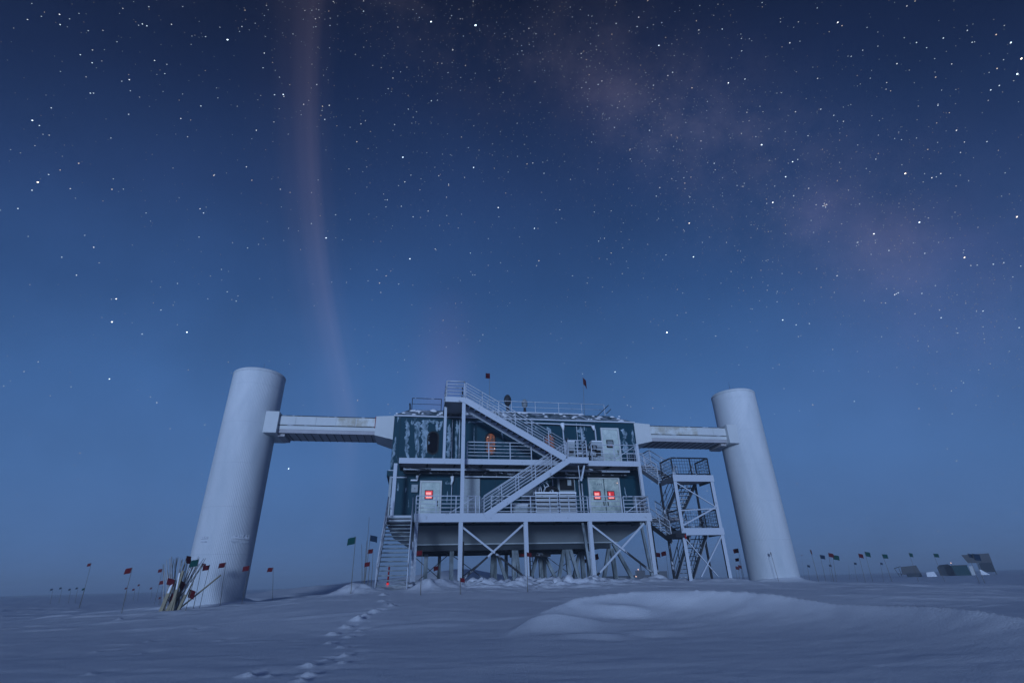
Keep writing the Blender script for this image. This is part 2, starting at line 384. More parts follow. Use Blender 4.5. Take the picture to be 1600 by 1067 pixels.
M = dict(steel=mat('frosted_steel', f_steel), dark=mat('dark_steel', f_steel_dark), rail=mat('rail_steel', f_rail), legs=mat('leg_steel', f_legs),
         green=mat('green_cladding', f_green), roof=mat('roof_cladding', f_roof), rime=mat('frost_crust', f_rime), white=mat('white_panel', f_white), door=mat('door_paint', f_door),
         door2=mat('worn_door_paint', f_door2), belly=mat('belly_panel', f_belly), tower=mat('tower_skin', f_tower), panel=mat('bridge_panel', f_panel),
         under=mat('ribbed_underside', f_under), grey=mat('grey_panel', plain((.20, .23, .25))), lgrey=mat('light_grey', plain((.34, .38, .40))),
         black=mat('black_rubber', plain((.012, .012, .014))), glassd=mat('dark_glass', plain((.004, .003, .004), .12)),
         red=mat('red_cloth', plain((.12, .007, .012), .8)), grn=mat('green_cloth', plain((.004, .055, .05), .8)), dkred=mat('dark_red_cloth', plain((.09, .006, .012), .8)),
         navy=mat('navy_cloth', plain((.012, .03, .06), .8)), bamboo=mat('bamboo', plain((.17, .15, .12), .7)), fbamboo=mat('frosted_bamboo', plain((.46, .47, .48), .8)), wood=mat('plank_wood', plain((.30, .26, .18), .7)),
         redglow=mat('red_lit_pane', glow((.85, .04, .06), .75, (.5, .01, .02))), pinkglow=mat('lit_paper', glow((1., .42, .42), 1.0, (.95, .3, .32))),
         amber=mat('amber_lit_pane', glow((.55, .14, .004), .45, (.02, .004, .001))), amberhot=mat('amber_lamp', glow((1., .55, .12), 1.2)),
         spark=mat('lamp_spark', glow((1., .62, .5), 1.5)), hut=mat('hut_cladding', plain((.03, .038, .048))), hutg=mat('green_hut_cladding', plain((.008, .05, .055))),
         hutl=mat('pale_hut_cladding', plain((.09, .09, .095))), snow=snow, redpaint=mat('red_paint', plain((.30, .02, .02))))

# ------------------------------------------------------------------ mesh builder
class MB:
    def __init__(s): s.v = []; s.f = []; s.m = []; s.slots = []; s.cur = 0; s.sm = []
    def use(s, m):
        if m not in s.slots: s.slots.append(m)
        s.cur = s.slots.index(m); return s
    def add(s, vs, fs, smooth=False):
        b = len(s.v); s.v += [tuple(p) for p in vs]
        for f in fs: s.f.append(tuple(b+i for i in f)); s.m.append(s.cur); s.sm.append(smooth)
        return s
    def box(s, x0, x1, y0, y1, z0, z1):
        return s.hexa([(x0, y0, z0), (x1, y0, z0), (x1, y1, z0), (x0, y1, z0), (x0, y0, z1), (x1, y0, z1), (x1, y1, z1), (x0, y1, z1)])
    def hexa(s, c):
        return s.add(c, [(0, 3, 2, 1), (4, 5, 6, 7), (0, 1, 5, 4), (1, 2, 6, 5), (2, 3, 7, 6), (3, 0, 4, 7)])
    def beam(s, a, b, w, h, up=(0, 0, 1)):
        a = Vector(a); b = Vector(b); d = (b-a).normalized(); up = Vector(up)
        sd = d.cross(up)
        if sd.length < 1e-4: sd = d.cross(Vector((0, 1, 0)))
        sd.normalize(); u2 = sd.cross(d).normalized(); sd *= w/2; u2 *= h/2
        return s.hexa([a-sd-u2, a+sd-u2, b+sd-u2, b-sd-u2, a-sd+u2, a+sd+u2, b+sd+u2, b-sd+u2])
    def tube(s, pts, r, n=6, cap=True, r2=None):
        pts = [Vector(p) for p in pts]; rings = []
        for i, p in enumerate(pts):
            d = (pts[min(i+1, len(pts)-1)]-pts[max(i-1, 0)]).normalized()
            ref = Vector((0, 0, 1)) if abs(d.z) < .9 else Vector((0, 1, 0))
            a = d.cross(ref).normalized(); b = a.cross(d)
            rr = r if r2 is None else r+(r2-r)*i/(len(pts)-1)
            rings.append([p+a*rr*cos(2*pi*k/n)+b*rr*sin(2*pi*k/n) for k in range(n)])
        vs = [q for R in rings for q in R]; fs = []
        for i in range(len(pts)-1):
            for k in range(n):
                k2 = (k+1) % n; fs.append((i*n+k, i*n+k2, (i+1)*n+k2, (i+1)*n+k))
        if cap: fs.append(tuple(range(n))[::-1]); fs.append(tuple((len(pts)-1)*n+k for k in range(n)))
        return s.add(vs, fs, True)
    def hbeam(s, x, y, z0, z1, w=.22, d=.2, t=.03):
        """upright H section, flanges facing front and back"""
        s.box(x-w/2, x+w/2, y-d/2, y-d/2+t, z0, z1); s.box(x-w/2, x+w/2, y+d/2-t, y+d/2, z0, z1)
        return s.box(x-t/2, x+t/2, y-d/2+t+.001, y+d/2-t-.001, z0, z1)
    def build(s, name, m=None, parent=None, off=(0, 0, 0)):
        me = bpy.data.meshes.new(name); ox, oy, oz = off
        me.from_pydata([(x-ox, y-oy, z-oz) for x, y, z in s.v], [], s.f)
        for mm in (s.slots or [m]): me.materials.append(mm)
        me.polygons.foreach_set('material_index', s.m if s.slots else [0]*len(s.f))
        me.polygons.foreach_set('use_smooth', s.sm); me.update()
        o = bpy.data.objects.new(name, me); col.objects.link(o)
        if parent is not None: o.parent = parent
        return o
def empty(name, loc, rz=0):
    o = bpy.data.objects.new(name, None); col.objects.link(o); o.location = loc; o.rotation_euler = (0, 0, rz); o.empty_display_size = .3
    return o
def tag(o, label=None, cat=None, group=None, kind=None):
    if label: o['label'] = label
    if cat: o['category'] = cat
    if group: o['group'] = group
    if kind: o['kind'] = kind
    return o

# ------------------------------------------------------------------ snow ground: one polar sheet out to the horizon
GR = 900.0
rr = [0.0, 1.0, 2.0, 3.0, 4.0]
while rr[-1] < 20: rr.append(rr[-1]*1.0062)
while rr[-1] < 45: rr.append(rr[-1]*1.0048)
while rr[-1] < 120: rr.append(rr[-1]*1.012)
while rr[-1] < GR: rr.append(rr[-1]*1.05)
rr = np.array(rr[1:])
aa = np.concatenate([np.radians(np.arange(-58, 58, 0.17)), np.radians(np.arange(58, 302, 2.0))])
A_, R_ = np.meshgrid(aa, rr); gx = R_*np.sin(A_); gy = R_*np.cos(A_)
gzv = ground(gx.ravel(), gy.ravel())+H
nv = gx.size; nr, na = gx.shape
co = np.empty((nv+1, 3)); co[:nv, 0] = gx.ravel(); co[:nv, 1] = gy.ravel(); co[:nv, 2] = gzv; co[nv] = (0, 0, gz(0., 0.001))
i0 = np.arange(nr-1)[:, None]*na; j0 = np.arange(na)[None, :]; j1 = (j0+1) % na
quads = np.stack([i0+j0, i0+na+j0, i0+na+j1, i0+j1], -1).reshape(-1, 4)
tris = np.stack([np.full(na, nv), np.arange(na), (np.arange(na)+1) % na], -1)
me = bpy.data.meshes.new('snow_ground')
me.vertices.add(nv+1); me.vertices.foreach_set('co', co.ravel())
nl = quads.size+tris.size; me.loops.add(nl); me.loops.foreach_set('vertex_index', np.concatenate([quads.ravel(), tris.ravel()]).astype(np.int32))
nq = len(quads); nt = len(tris); me.polygons.add(nq+nt)
me.polygons.foreach_set('loop_start', np.concatenate([np.arange(nq)*4, nq*4+np.arange(nt)*3]).astype(np.int32))
me.polygons.foreach_set('loop_total', np.concatenate([np.full(nq, 4), np.full(nt, 3)]).astype(np.int32))
me.polygons.foreach_set('use_smooth', np.ones(nq+nt, bool)); me.update(calc_edges=True); me.validate()
me.flip_normals() if me.polygons[0].normal.z < 0 else None
me.materials.append(snow)
go = bpy.data.objects.new('ground', me); col.objects.link(go)
tag(go, 'wind-packed blue white snowfield with drifts and footprints', 'snow', kind='structure')

# ================================================================== RESEARCH BUILDING
B = empty('research_building', (BO[0], BO[1], H), BA)
tag(B, 'dark green two storey research building on stilts with frosted steel balconies and stairs', 'building')
def bp(mb, name, m=None, parent=None): return mb.build(name, m, parent or B)

# walls, roof, underside --------------------------------------------------
BD = 9.0   # depth
mb = MB().box(-8.12, 8.12, 0, BD, 6.10, 9.78); upper = bp(mb, 'upper_wall', M['green'])
mb = MB().box(-8.30, 8.20, -.08, BD+.05, 5.95, 6.28).use(M['green']); belt = bp(mb, 'belt_course', M['green'])
mb = MB().use(M['steel']).box(-8.22, -7.9, -.1, -.082, 6.27, 6.32).box(-8.05, -7.1, -.03, -.004, 5.86, 5.93); bp(mb, 'snow_ledge', M['snow'], belt)
mb = MB().box(-8.02, 8.02, .02, BD-.02, 3.12, 5.95); lower = bp(mb, 'lower_wall', M['green'])
for a, b in ((-8.12, -7.98), (7.98, 8.12)): bp(MB().use(M['lgrey']).box(a, b, -.03, .3, 3.12, 5.95), 'corner_trim', None, lower)
mb = MB().use(M['roof'])
mb.add([(-8.16, -.06, 9.79), (8.16, -.06, 9.79), (8.16, BD+.06, 9.79), (-8.16, BD+.06, 9.79), (-7.25, 1.0, 10.52), (6.7, 1.0, 10.52), (6.7, BD-1, 10.52), (-7.25, BD-1, 10.52)],
       [(0, 1, 5, 4), (1, 2, 6, 5), (2, 3, 7, 6), (3, 0, 4, 7), (4, 5, 6, 7), (0, 3, 2, 1)])
roof = bp(mb, 'roof')
mb = MB().use(M['steel']).beam((-8.16, -.09, 9.76), (8.16, -.09, 9.76), .05, .09)
for sx, tx in ((4.9, 4.5), (-1.3, -1.6)): mb.beam((sx, -.02, 9.84), (tx, .96, 10.52), .05, .05)
mb.beam((-3., .93, 10.55), (4.5, .93, 10.55), .1, .08); bp(mb, 'eaves_trim', None, roof)
FR = random.Random(3)
def frost(par, spine, t=.03, y=0.0):
    """irregular crust of wind frost: spine of (x, z, width)"""
    P = []
    for i in range(len(spine)-1):
        (x0, z0, w0), (x1, z1, w1) = spine[i], spine[i+1]; n = max(2, int(math.hypot(x1-x0, z1-z0)/.10))
        for k in range(n): q = k/n; P.append((x0+(x1-x0)*q, z0+(z1-z0)*q, w0+(w1-w0)*q))
    P.append(spine[-1]); vs = []; fs = []; n = len(P); wob = 0
    for i, (x, z, w_) in enumerate(P):
        a = P[max(0, i-1)]; b = P[min(n-1, i+1)]; dx, dz = b[0]-a[0], b[1]-a[1]; L = math.hypot(dx, dz) or 1; nx, nz = -dz/L, dx/L
        wob = wob*.6+FR.uniform(-.05, .05)*min(1, w_*3); l = w_/2*FR.uniform(.3, 1.7)+.01; r_ = w_/2*FR.uniform(.3, 1.7)+.01
        if i in (0, n-1): l *= .3; r_ *= .3
        cx, cz = x+nx*wob, z+nz*wob
        for o, h in ((-l, 0.), (-l*.5, t*FR.uniform(.5, 1.2)), (r_*.15, t*FR.uniform(.6, 1.4)), (r_*.6, t*FR.uniform(.4, 1.)), (r_, 0.)):
            vs.append((cx+nx*o, y-.004-h, cz+nz*o))
    for i in range(n-1):
        for j in range(4): fs.append((i*5+j, i*5+j+1, i*5+5+j+1, i*5+5+j))
    MB().add(vs, fs, True).build('frost_crust', M['rime'], par)
for sp_ in ([(-7.35, 9.5, .12), (-7.25, 8.9, .22), (-7.3, 8.2, .16), (-7.2, 7.4, .22), (-7.05, 7.0, .06)],
            [(-7.05, 9.5, .22), (-6.95, 9.2, .16)], [(-7.95, 8.4, .05), (-7.98, 7.6, .12), (-8.04, 6.8, .16), (-8.05, 6.5, .06)],
            [(-6.62, 9.45, .28), (-6.58, 8.8, .30), (-6.6, 8.2, .14), (-6.62, 7.6, .12), (-6.55, 6.8, .05)],
            [(-6.30, 9.4, .30), (-6.1, 8.9, .42), (-6.12, 8.2, .34), (-6.2, 7.4, .28), (-6.25, 6.75, .08)], [(-5.95, 8.5, .10), (-5.92, 8.1, .22), (-5.98, 7.8, .05)],
            [(-6.4, 9.45, .12), (-5.9, 9.42, .22), (-5.4, 9.5, .12)], [(-5.42, 9.5, .22), (-5.46, 9.1, .16), (-5.4, 8.8, .08)], [(-5.05, 9.5, .18), (-5.2, 9.0, .12), (-5.25, 8.85, .04)],
            [(-4.62, 9.3, .10), (-4.6, 8.4, .26), (-4.55, 7.6, .26), (-4.6, 7.0, .10)], [(-4.15, 9.6, .06), (-4.1, 9.0, .20), (-4.15, 8.2, .09), (-4.12, 7.0, .14), (-4.14, 6.7, .1)],
            [(-3.0, 9.2, .03), (-3.0, 8.4, .06), (-2.95, 7.4, .03)], [(-5.62, 7.2, .04), (-5.62, 6.8, .08)], [(-4.5, 7.0, .12), (-4.5, 6.7, .16)],
            [(4.25, 9.35, .30), (4.3, 8.9, .34), (4.35, 8.3, .20), (4.35, 7.7, .08)], [(7.35, 9.3, .26), (7.3, 8.5, .24), (7.3, 7.8, .30), (7.4, 7.5, .10)],
            [(7.95, 9.3, .05), (7.98, 8.2, .10), (8.0, 7.2, .06)], [(1.1, 9.3, .2), (1.3, 9.0, .1)], [(1.9, 9.3, .15), (2.1, 8.9, .2), (2.2, 8.6, .05)], [(3.3, 8.6, .1), (3.35, 7.6, .16), (3.3, 6.9, .1)],
            [(-3.4, 9.45, .10), (-1.2, 9.6, .05)], [(-1.1, 9.2, .05), (-1.15, 8.8, .09), (-1.1, 8.4, .03)]): frost(upper, sp_)
for sp_ in ([(-7.85, 5.8, .1), (-7.8, 5.2, .16), (-7.85, 4.4, .2), (-7.8, 3.8, .1)], [(-7.6, 5.6, .05), (-7.55, 5.1, .12)], [(-7.1, 5.3, .05), (-7.12, 5.0, .08)], [(-6.9, 4.6, .04), (-6.9, 4.1, .08)],
            [(-4.75, 5.6, .25), (-4.45, 5.58, .2)], [(-4.6, 5.1, .04), (-4.6, 4.4, .07)], [(6.9, 5.4, .04), (6.95, 4.6, .07)], [(1.7, 5.8, .06), (1.72, 5.2, .10)]): frost(lower, sp_, .025, .02)
# lumps of rime on the roof edge
for i in range(46):
    mb = MB().use(M['snow'])
    x = random.uniform(-8, 7.6); t = random.random(); y = -.05+t*1.0; z = 9.83+t*.72; s = random.uniform(.05, .17)
    pts = []
    for k in range(7): pts.append((x+s*1.6*cos(2*pi*k/7)*random.uniform(.7, 1.2), y+s*.7*sin(2*pi*k/7), z+s*.5*sin(2*pi*k/7)))
    b = [(x+(p[0]-x)*.4, y+(p[1]-y)*.4-.03, z+(p[2]-z)*.4+.05) for p in pts]
    mb.add(pts+b, [tuple(7+k for k in range(7))]+[(k, (k+1) % 7, 7+(k+1) % 7, 7+k) for k in range(7)], True); bp(mb, 'rime_lump', None, roof)

# hopper-shaped insulated underside
mb = MB().use(M['belly'])
bx = 6.4
mb.add([(-8.0, .05, 3.11), (8.0, .05, 3.11), (8.0, BD-.1, 3.11), (-8.0, BD-.1, 3.11), (-bx, 1.0, 2.12), (bx, 1.0, 2.12), (bx, BD-1, 2.12), (-bx, BD-1, 2.12)],
       [(0, 1, 5, 4), (1, 2, 6, 5), (2, 3, 7, 6), (3, 0, 4, 7), (4, 5, 6, 7)][:4]+[(4, 7, 6, 5)])
belly = bp(mb, 'underside', None)
mb = MB().use(M['lgrey']).beam((-bx, .97, 2.13), (bx, .97, 2.13), .06, .07); bp(mb, 'edge_strip', None, belly)
mb = MB().use(M['dark'])
for y in (1.25, 4.4, 7.6):
    bp(MB().use(M['hut']).box(-bx+.1, bx-.5, y-.12, y+.12, 1.78, 2.09), 'floor_beam', None)
for x in (-6.1, -4, -.4, 3.3, 5.7): bp(MB().use(M['hut']).box(x-.1, x+.1, 1.38, 7.4, 1.86, 2.085), 'floor_beam', None)
# service spine under the middle
mb = MB().use(M['dark']).box(-.2, 2.5, 3.2, 3.6, 1.45, 1.70).use(M['redpaint']).box(.2, 1.0, 3.15, 3.195, 1.5, 1.66); bp(mb, 'service_tray', None)

# legs ---------------------------------------------------------------------
def leg(a, b, w=.2):
    mb = MB().use(M['legs']).beam(a, b, w, w, (0, 1, 0)); bp(mb, 'leg')
for x, dl, dr in ((-4.15, 0, 0), (-.32, 0, .35), (3.1, -.75, .75), (6.1, -.85, 1.3)):
    y = 1.4; leg((x, y, 1.8), (x+(.1 if x > 0 else 0), y, -.35), .24)
    if dl: leg((x-.12, y-.02, 2.05), (x+dl, y-.1, -.35), .2)
    if dr: leg((x+.14, y-.02, 2.08), (x+dr, y-.14, -.35), .2)
for x, dl, dr in ((-.9, .1, .9), (2.35, -.6, 1.2), (5.4, -.6, 1.2), (-5.6, 0, 0)):
    y = 5.6; leg((x, y, 1.9), (x, y, -.4), .26)
    if dl: leg((x-.15, y-.05, 1.9), (x+dl-.4, y-.3, -.4), .2)
    if dr: leg((x+.15, y-.05, 1.9), (x+dr, y-.3, -.4), .2)
for x in (-4.6, -.6, .3, 3.2, 6.6): leg((x, 8.0, 1.9), (x, 8.0, -.5), .22)
for a, b in (((-6.6, 5.7), (-4.0, 5.7)), ((-4.0, 5.7), (-1.0, 5.7)), ((2.4, 5.7), (5.3, 5.7))):
    bp(MB().use(M['dark']).tube([(a[0], a[1], 1.85), (b[0], b[1], -.2)], .025, 5), 'rod_brace')
    bp(MB().use(M['dark']).tube([(a[0], a[1]+.05, -.2), (b[0], b[1]+.05, 1.85)], .025, 5), 'rod_brace')
mb = MB().use(M['dark'])     # ladder hanging under the floor
for x in (1.55, 1.95): mb.tube([(x, 6.3, 1.9), (x, 6.3, -.3)], .03, 5)
for k in range(7): mb.tube([(1.55, 6.3, -.1+k*.28), (1.95, 6.3, -.1+k*.28)], .018, 5)
bp(mb, 'ladder')

# railing ------------------------------------------------------------------
def railing(pts, h=1.02, lines=5, sp=1.2, r=.028, name='railing', parent=None, m='rail', low=.2, ends=True, diag=False, mesh=False):
    mb = MB().use(M[m]); pts = [Vector(p) for p in pts]
    for i in range(len(pts)-1):
        a, b = pts[i], pts[i+1]
        for k in range(lines):
            z = h if k == 0 else h-(h-low)*k/(lines-1)
            u = Vector((0, 0, z)); mb.tube([a+u, b+u], r*(1.15 if k == 0 else .82), 6)
        L = (b-a).length; n = max(1, round(L/sp))
        for k in range(n+1):
            if k == 0 and i > 0: continue
            p = a+(b-a)*k/n; mb.tube([p-Vector((0, 0, .1)), p+Vector((0, 0, h))], r*1.25, 6)
        if diag: mb.tube([b-(b-a).normalized()*.06+Vector((0, 0, h*.95)), b-(b-a).normalized()*min(L, 1.5)+Vector((0, 0, .08))], r*.9, 6)
        if mesh:
            q = int(L/.16)
            for k in range(1, q): p = a+(b-a)*k/q; mb.tube([p+Vector((0, 0, .1)), p+Vector((0, 0, h))], .010, 4)
            for k in range(1, 6): mb.tube([a+Vector((0, 0, k*h/6)), b+Vector((0, 0, k*h/6))], .010, 4)
    return bp(mb, name, None, parent)

def staircase(top, bot, side, n, parent=None, sl=.26, rails=(0, 1), lines=5, tm='steel', sm='steel', name='staircase', rh=1.0, mesh=False, rm='rail', th=.035):
    """top/bot: near edge of the flight; side: vector across its width"""
    top = Vector(top); bot = Vector(bot); side = Vector(side); d = (bot-top)
    ce = empty(name, tuple(bot)); ce.parent = parent or B; off = tuple(bot)
    hd = Vector((d.x, d.y, 0)).normalized(); dn = d.normalized(); upn = Vector((0, 0, 1))
    nrm = side.cross(dn).normalized(); nrm = nrm if nrm.z > 0 else -nrm
    for k in (0, 1):
        o = side*k; MB().use(M[sm]).beam(top+o-nrm*sl*.3, bot+o-nrm*sl*.3, .05, sl, nrm).build('stringer', None, ce, off)
    tr = d.length/n*.92*hd.dot(dn)
    sn = side.normalized()*.04
    for k in range(n):
        c = top+d*((k+.5)/n); a = c+sn; b = c+side-sn
        MB().use(M[tm]).beam(a, b, max(.2, abs(tr)), th, upn).build('tread', None, ce, off)
    for k in rails:
        o = side*k; mb = MB().use(M[rm]); a = top+o; b = bot+o
        for j in range(lines):
            z = rh-(rh-.25)*j/max(1, lines-1); mb.tube([a+upn*z, b+upn*z], .026 if j == 0 else .019, 6)
        m = max(2, round(d.length/1.15))
        for j in range(m+1):
            p = a+(b-a)*j/m; mb.tube([p, p+upn*rh], .027, 6)
        if mesh:
            q = int(d.length/.16)
            for j in range(1, q): p = a+(b-a)*j/q; mb.tube([p+upn*.1, p+upn*rh], .006, 4)
        mb.build('handrail', None, ce, off)
    return ce

# lower deck ---------------------------------------------------------------
def deck(name, x0, x1, y0, y1, zt, fh, toe=.0):
    mb = MB().use(M['under']).box(x0+.06, x1-.06, y0+.06, y1, zt-.09, zt-.02)
    mb.use(M['snow']).box(x0+.05, x1-.05, y0+.05, y1, zt-.018, zt+.012)
    n = int((x1-x0)/1.8)
    mb.use(M['dark'])
    for k in range(1, n+1): x = x0+(x1-x0)*k/(n+1); mb.box(x-.04, x+.04, y0+.07, y1, zt-.24, zt-.092)
    o = bp(mb, name)
    m2 = MB().use(M['steel']).box(x0, x1, y0, y0+.05, zt-fh, zt+.02).box(x0, x0+.05, y0+.051, y1, zt-fh, zt+.02).box(x1-.05, x1, y0+.051, y1, zt-fh, zt+.02)
    if toe: m2.box(x0, x1, y0+.012, y0+.03, zt+.021, zt+toe)
    m2.build('fascia', None, o); return o
ld = deck('lower_deck', -6.50, 7.10, -3.0, -.002, 3.32, .33, .13)
ld2 = deck('stair_landing', -7.95, -6.56, -3.0, -.002, 3.32, .3)
railing([(-6.43, -2.93, 3.34), (-3.18, -2.93, 3.34)], diag=True, parent=ld)
railing([(-3.6, -2.9, 3.34), (-2.95, -2.9, 3.34)], sp=.7, parent=ld)
railing([(-2.3, -2.93, 3.34), (3.30, -2.93, 3.34)], parent=ld)
railing([(3.42, -2.93, 3.34), (5.35, -2.93, 3.34)], lines=4, sp=2, parent=ld)
railing([(5.50, -2.93, 3.34), (7.04, -2.93, 3.34), (7.04, -1.7, 3.34)], diag=True, sp=.8, parent=ld)
mb = MB().use(M['rail']).tube([(-2.35, -2.95, 3.45), (-1.5, -2.95, 4.05), (-1.2, -2.95, 4.3)], .03, 6); bp(mb, 'kick_brace', None, ld)

# posts and braces below the lower deck ------------------------------------
for x, sl in ((-3.98, 0), (-.38, 0), (3.34, 0), (6.88, 0)):
    mb = MB().use(M['steel']).hbeam(x, -2.88, -.3, 2.99, .22, .2)
    if x in (3.34, 6.88): mb.use(M['legs']).beam((x-.34, -2.6, 2.95), (x-.1, -2.75, -.3), .14, .14, (0, 1, 0))
    else: mb.use(M['black']).box(x+.112, x+.2, -2.95, -2.8, -.3, 2.0 if x < -2 else 1.4)
    bp(mb, 'deck_post')
for x in (-7.72,):
    mb = MB().use(M['steel']).hbeam(x, -2.0, 3.3, 6.3, .20, .18); bp(mb, 'deck_post')
def brace(a, b, c, d):
    mb = MB().use(M['steel']).beam(a, tuple(Vector(a).lerp(Vector(b), c)), .1, .1, (0, 1, 0))
    mb.use(M['dark']).beam(tuple(Vector(a).lerp(Vector(b), c)), b, .1, .1, (0, 1, 0)); bp(mb, 'cross_brace')
brace((-3.9, -2.84, 2.75), (-.55, -2.84, .25), .53, 0)
brace((-.5, -2.70, 2.85), (-3.8, -2.70, .18), .6, 0)
brace((3.45, -2.84, 2.8), (6.75, -2.84, .3), .55, 0)
brace((6.7, -2.70, 2.9), (3.5, -2.70, .15), .93, 0)
for x in (-6.35,):
    mb = MB().use(M['steel']).hbeam(x, -2.88, -.3, 2.98, .18, .18); bp(mb, 'deck_post')

# upper deck ----------------------------------------------------------------
ud = deck('upper_deck', -7.55, 7.14, -2.1, -.002, 6.60, .30, .0)
mb = MB().use(M['steel']).box(-7.3, 6.9, -1.15, -1.05, 6.12, 6.27).use(M['dark']).box(-7.3, 6.9, -.6, -.5, 6.02, 6.2)
mb.use(M['dark']).beam((-7.2, -1.9, 6.1), (-3.9, -.2, 6.25), .06, .08).beam((-3.8, -1.9, 6.25), (-.2, -.2, 6.0), .06, .08).beam((3.5, -1.9, 6.2), (6.8, -.2, 6.1), .06, .08)
bp(mb, 'deck_joist', None, ud)
railing([(-3.62, -2.04, 6.62), (.3, -2.04, 6.62)], parent=ud)
railing([(4.15, -2.04, 6.62), (7.08, -2.04, 6.62)], diag=True, sp=1.5, lines=4, parent=ud)
mb = MB().use(M['steel']).hbeam(7.2, -2.0, 3.3, 7.75, .18, .16); bp(mb, 'deck_post')
l2 = deck('middle_landing', 2.28, 3.58, -3.0, -2.11, 6.60, .34)
railing([(2.36, -2.95, 6.62), (3.52, -2.95, 6.62), (3.52, -2.15, 6.62)], sp=.6, parent=l2)
mb = MB().use(M['dark']).box(2.28, 2.38, -2.98, -2.9, 6.62, 7.75); bp(mb, 'newel_post', None, l2)
mb = MB().use(M['steel']).beam((3.45, -2.5, 6.3), (3.15, -2.5, 5.3), .1, .12, (0, 1, 0)).beam((3.05, -2.5, 6.3), (3.1, -2.5, 5.35), .05, .06, (0, 1, 0)); bp(mb, 'bracket', None, l2)

# stairs ---------------------------------------------------------------------
staircase((2.28, -3.0, 6.50), (-2.72, -3.0, 3.36), (0, .95, 0), 17, sl=.34)
staircase((-3.84, -3.0, 10.05), (2.2, -3.0, 6.60), (0, 1.25, 0), 18, sl=.36)
# top landing on two columns
tl = deck('top_landing', -5.06, -3.86, -3.02, 1.1, 10.10, .30)
railing([(-5.0, -.6, 10.12), (-5.0, -2.97, 10.12), (-3.92, -2.97, 10.12)], parent=tl, sp=1.15)
mb = MB().use(M['steel']).hbeam(-3.94, -2.9, 3.34, 9.8, .2, .18); bp(mb, 'stair_column')
mb = MB().use(M['steel']).hbeam(-4.98, -2.0, 6.6, 9.8, .16, .16); bp(mb, 'stair_column')
mb = MB().use(M['black']).box(-4.08, -4.0, -3.0, -2.96, 10.3, 10.5).box(-4.12, -4.0, -3.0, -2.96, 10.12, 10.2).box(-4.08, -4.02, -3.0, -2.96, 10.6, 10.75); bp(mb, 'sign_scraps', None, tl)
# left entry flight, running towards the camera
staircase((-7.92, -3.0, 3.28), (-7.92, -7.35, -.12), (1.32, 0, 0), 17, sl=.22, lines=4, tm='legs', th=.05)
mb = MB().use(M['steel']).box(-6.5, -6.38, -4.9, -4.7, -.3, 1.9); bp(mb, 'stair_post')

# windows ----------------------------------------------------------------------
def oval(cx, cz, w, h, y0, y1, n=28):
    pts = []; r = w/2; s = h/2-r
    for k in range(n):
        a = 2*pi*k/n; pts.append((cx+r*cos(a), cz+r*sin(a)+(s if sin(a) >= 0 else -s)))
    return pts
def oval_window(cx, cz, pane):
    w, h = .74, 1.5
    P = oval(cx, cz, w, h, 0, 0); Q = oval(cx, cz, w-.16, h-.16, 0, 0); n = len(P)
    mb = MB().use(M['black'])
    vs = [(x, -.07, z) for x, z in P]+[(x, -.07, z) for x, z in Q]+[(x, .0, z) for x, z in P]+[(x, -.01, z) for x, z in Q]
    fs = []
    for k in range(n):
        k2 = (k+1) % n; fs += [(k, k2, n+k2, n+k), (k, 2*n+k, 2*n+k2, k2), (n+k, n+k2, 3*n+k2, 3*n+k)]
    mb.add(vs, fs); fr = mb.build('oval_window', None, upper)
    mb = MB().use(M[pane]).add([(x, -.02, z) for x, z in Q], [tuple(range(n))[::-1]]); p = mb.build('pane', None, fr)
    return fr
oval_window(-5.62, 8.06, 'glassd')
f1 = oval_window(-1.93, 8.06, 'amber'); f1['label'] = 'amber lit oval window'
MB().use(M['spark']).box(-1.70, -1.64, -.05, -.03, 7.72, 7.78).box(-2.12, -2.08, -.05, -.03, 8.48, 8.52).build('lamp', None, f1)
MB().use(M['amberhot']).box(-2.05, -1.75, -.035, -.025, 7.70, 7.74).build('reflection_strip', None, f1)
f2 = oval_window(2.02, 8.10, 'amber'); f2['label'] = 'amber lit oval window behind the roof stair'
MB().use(M['amberhot']).box(1.8, 2.06, -.05, -.03, 7.86, 7.95).build('lamp', None, f2)

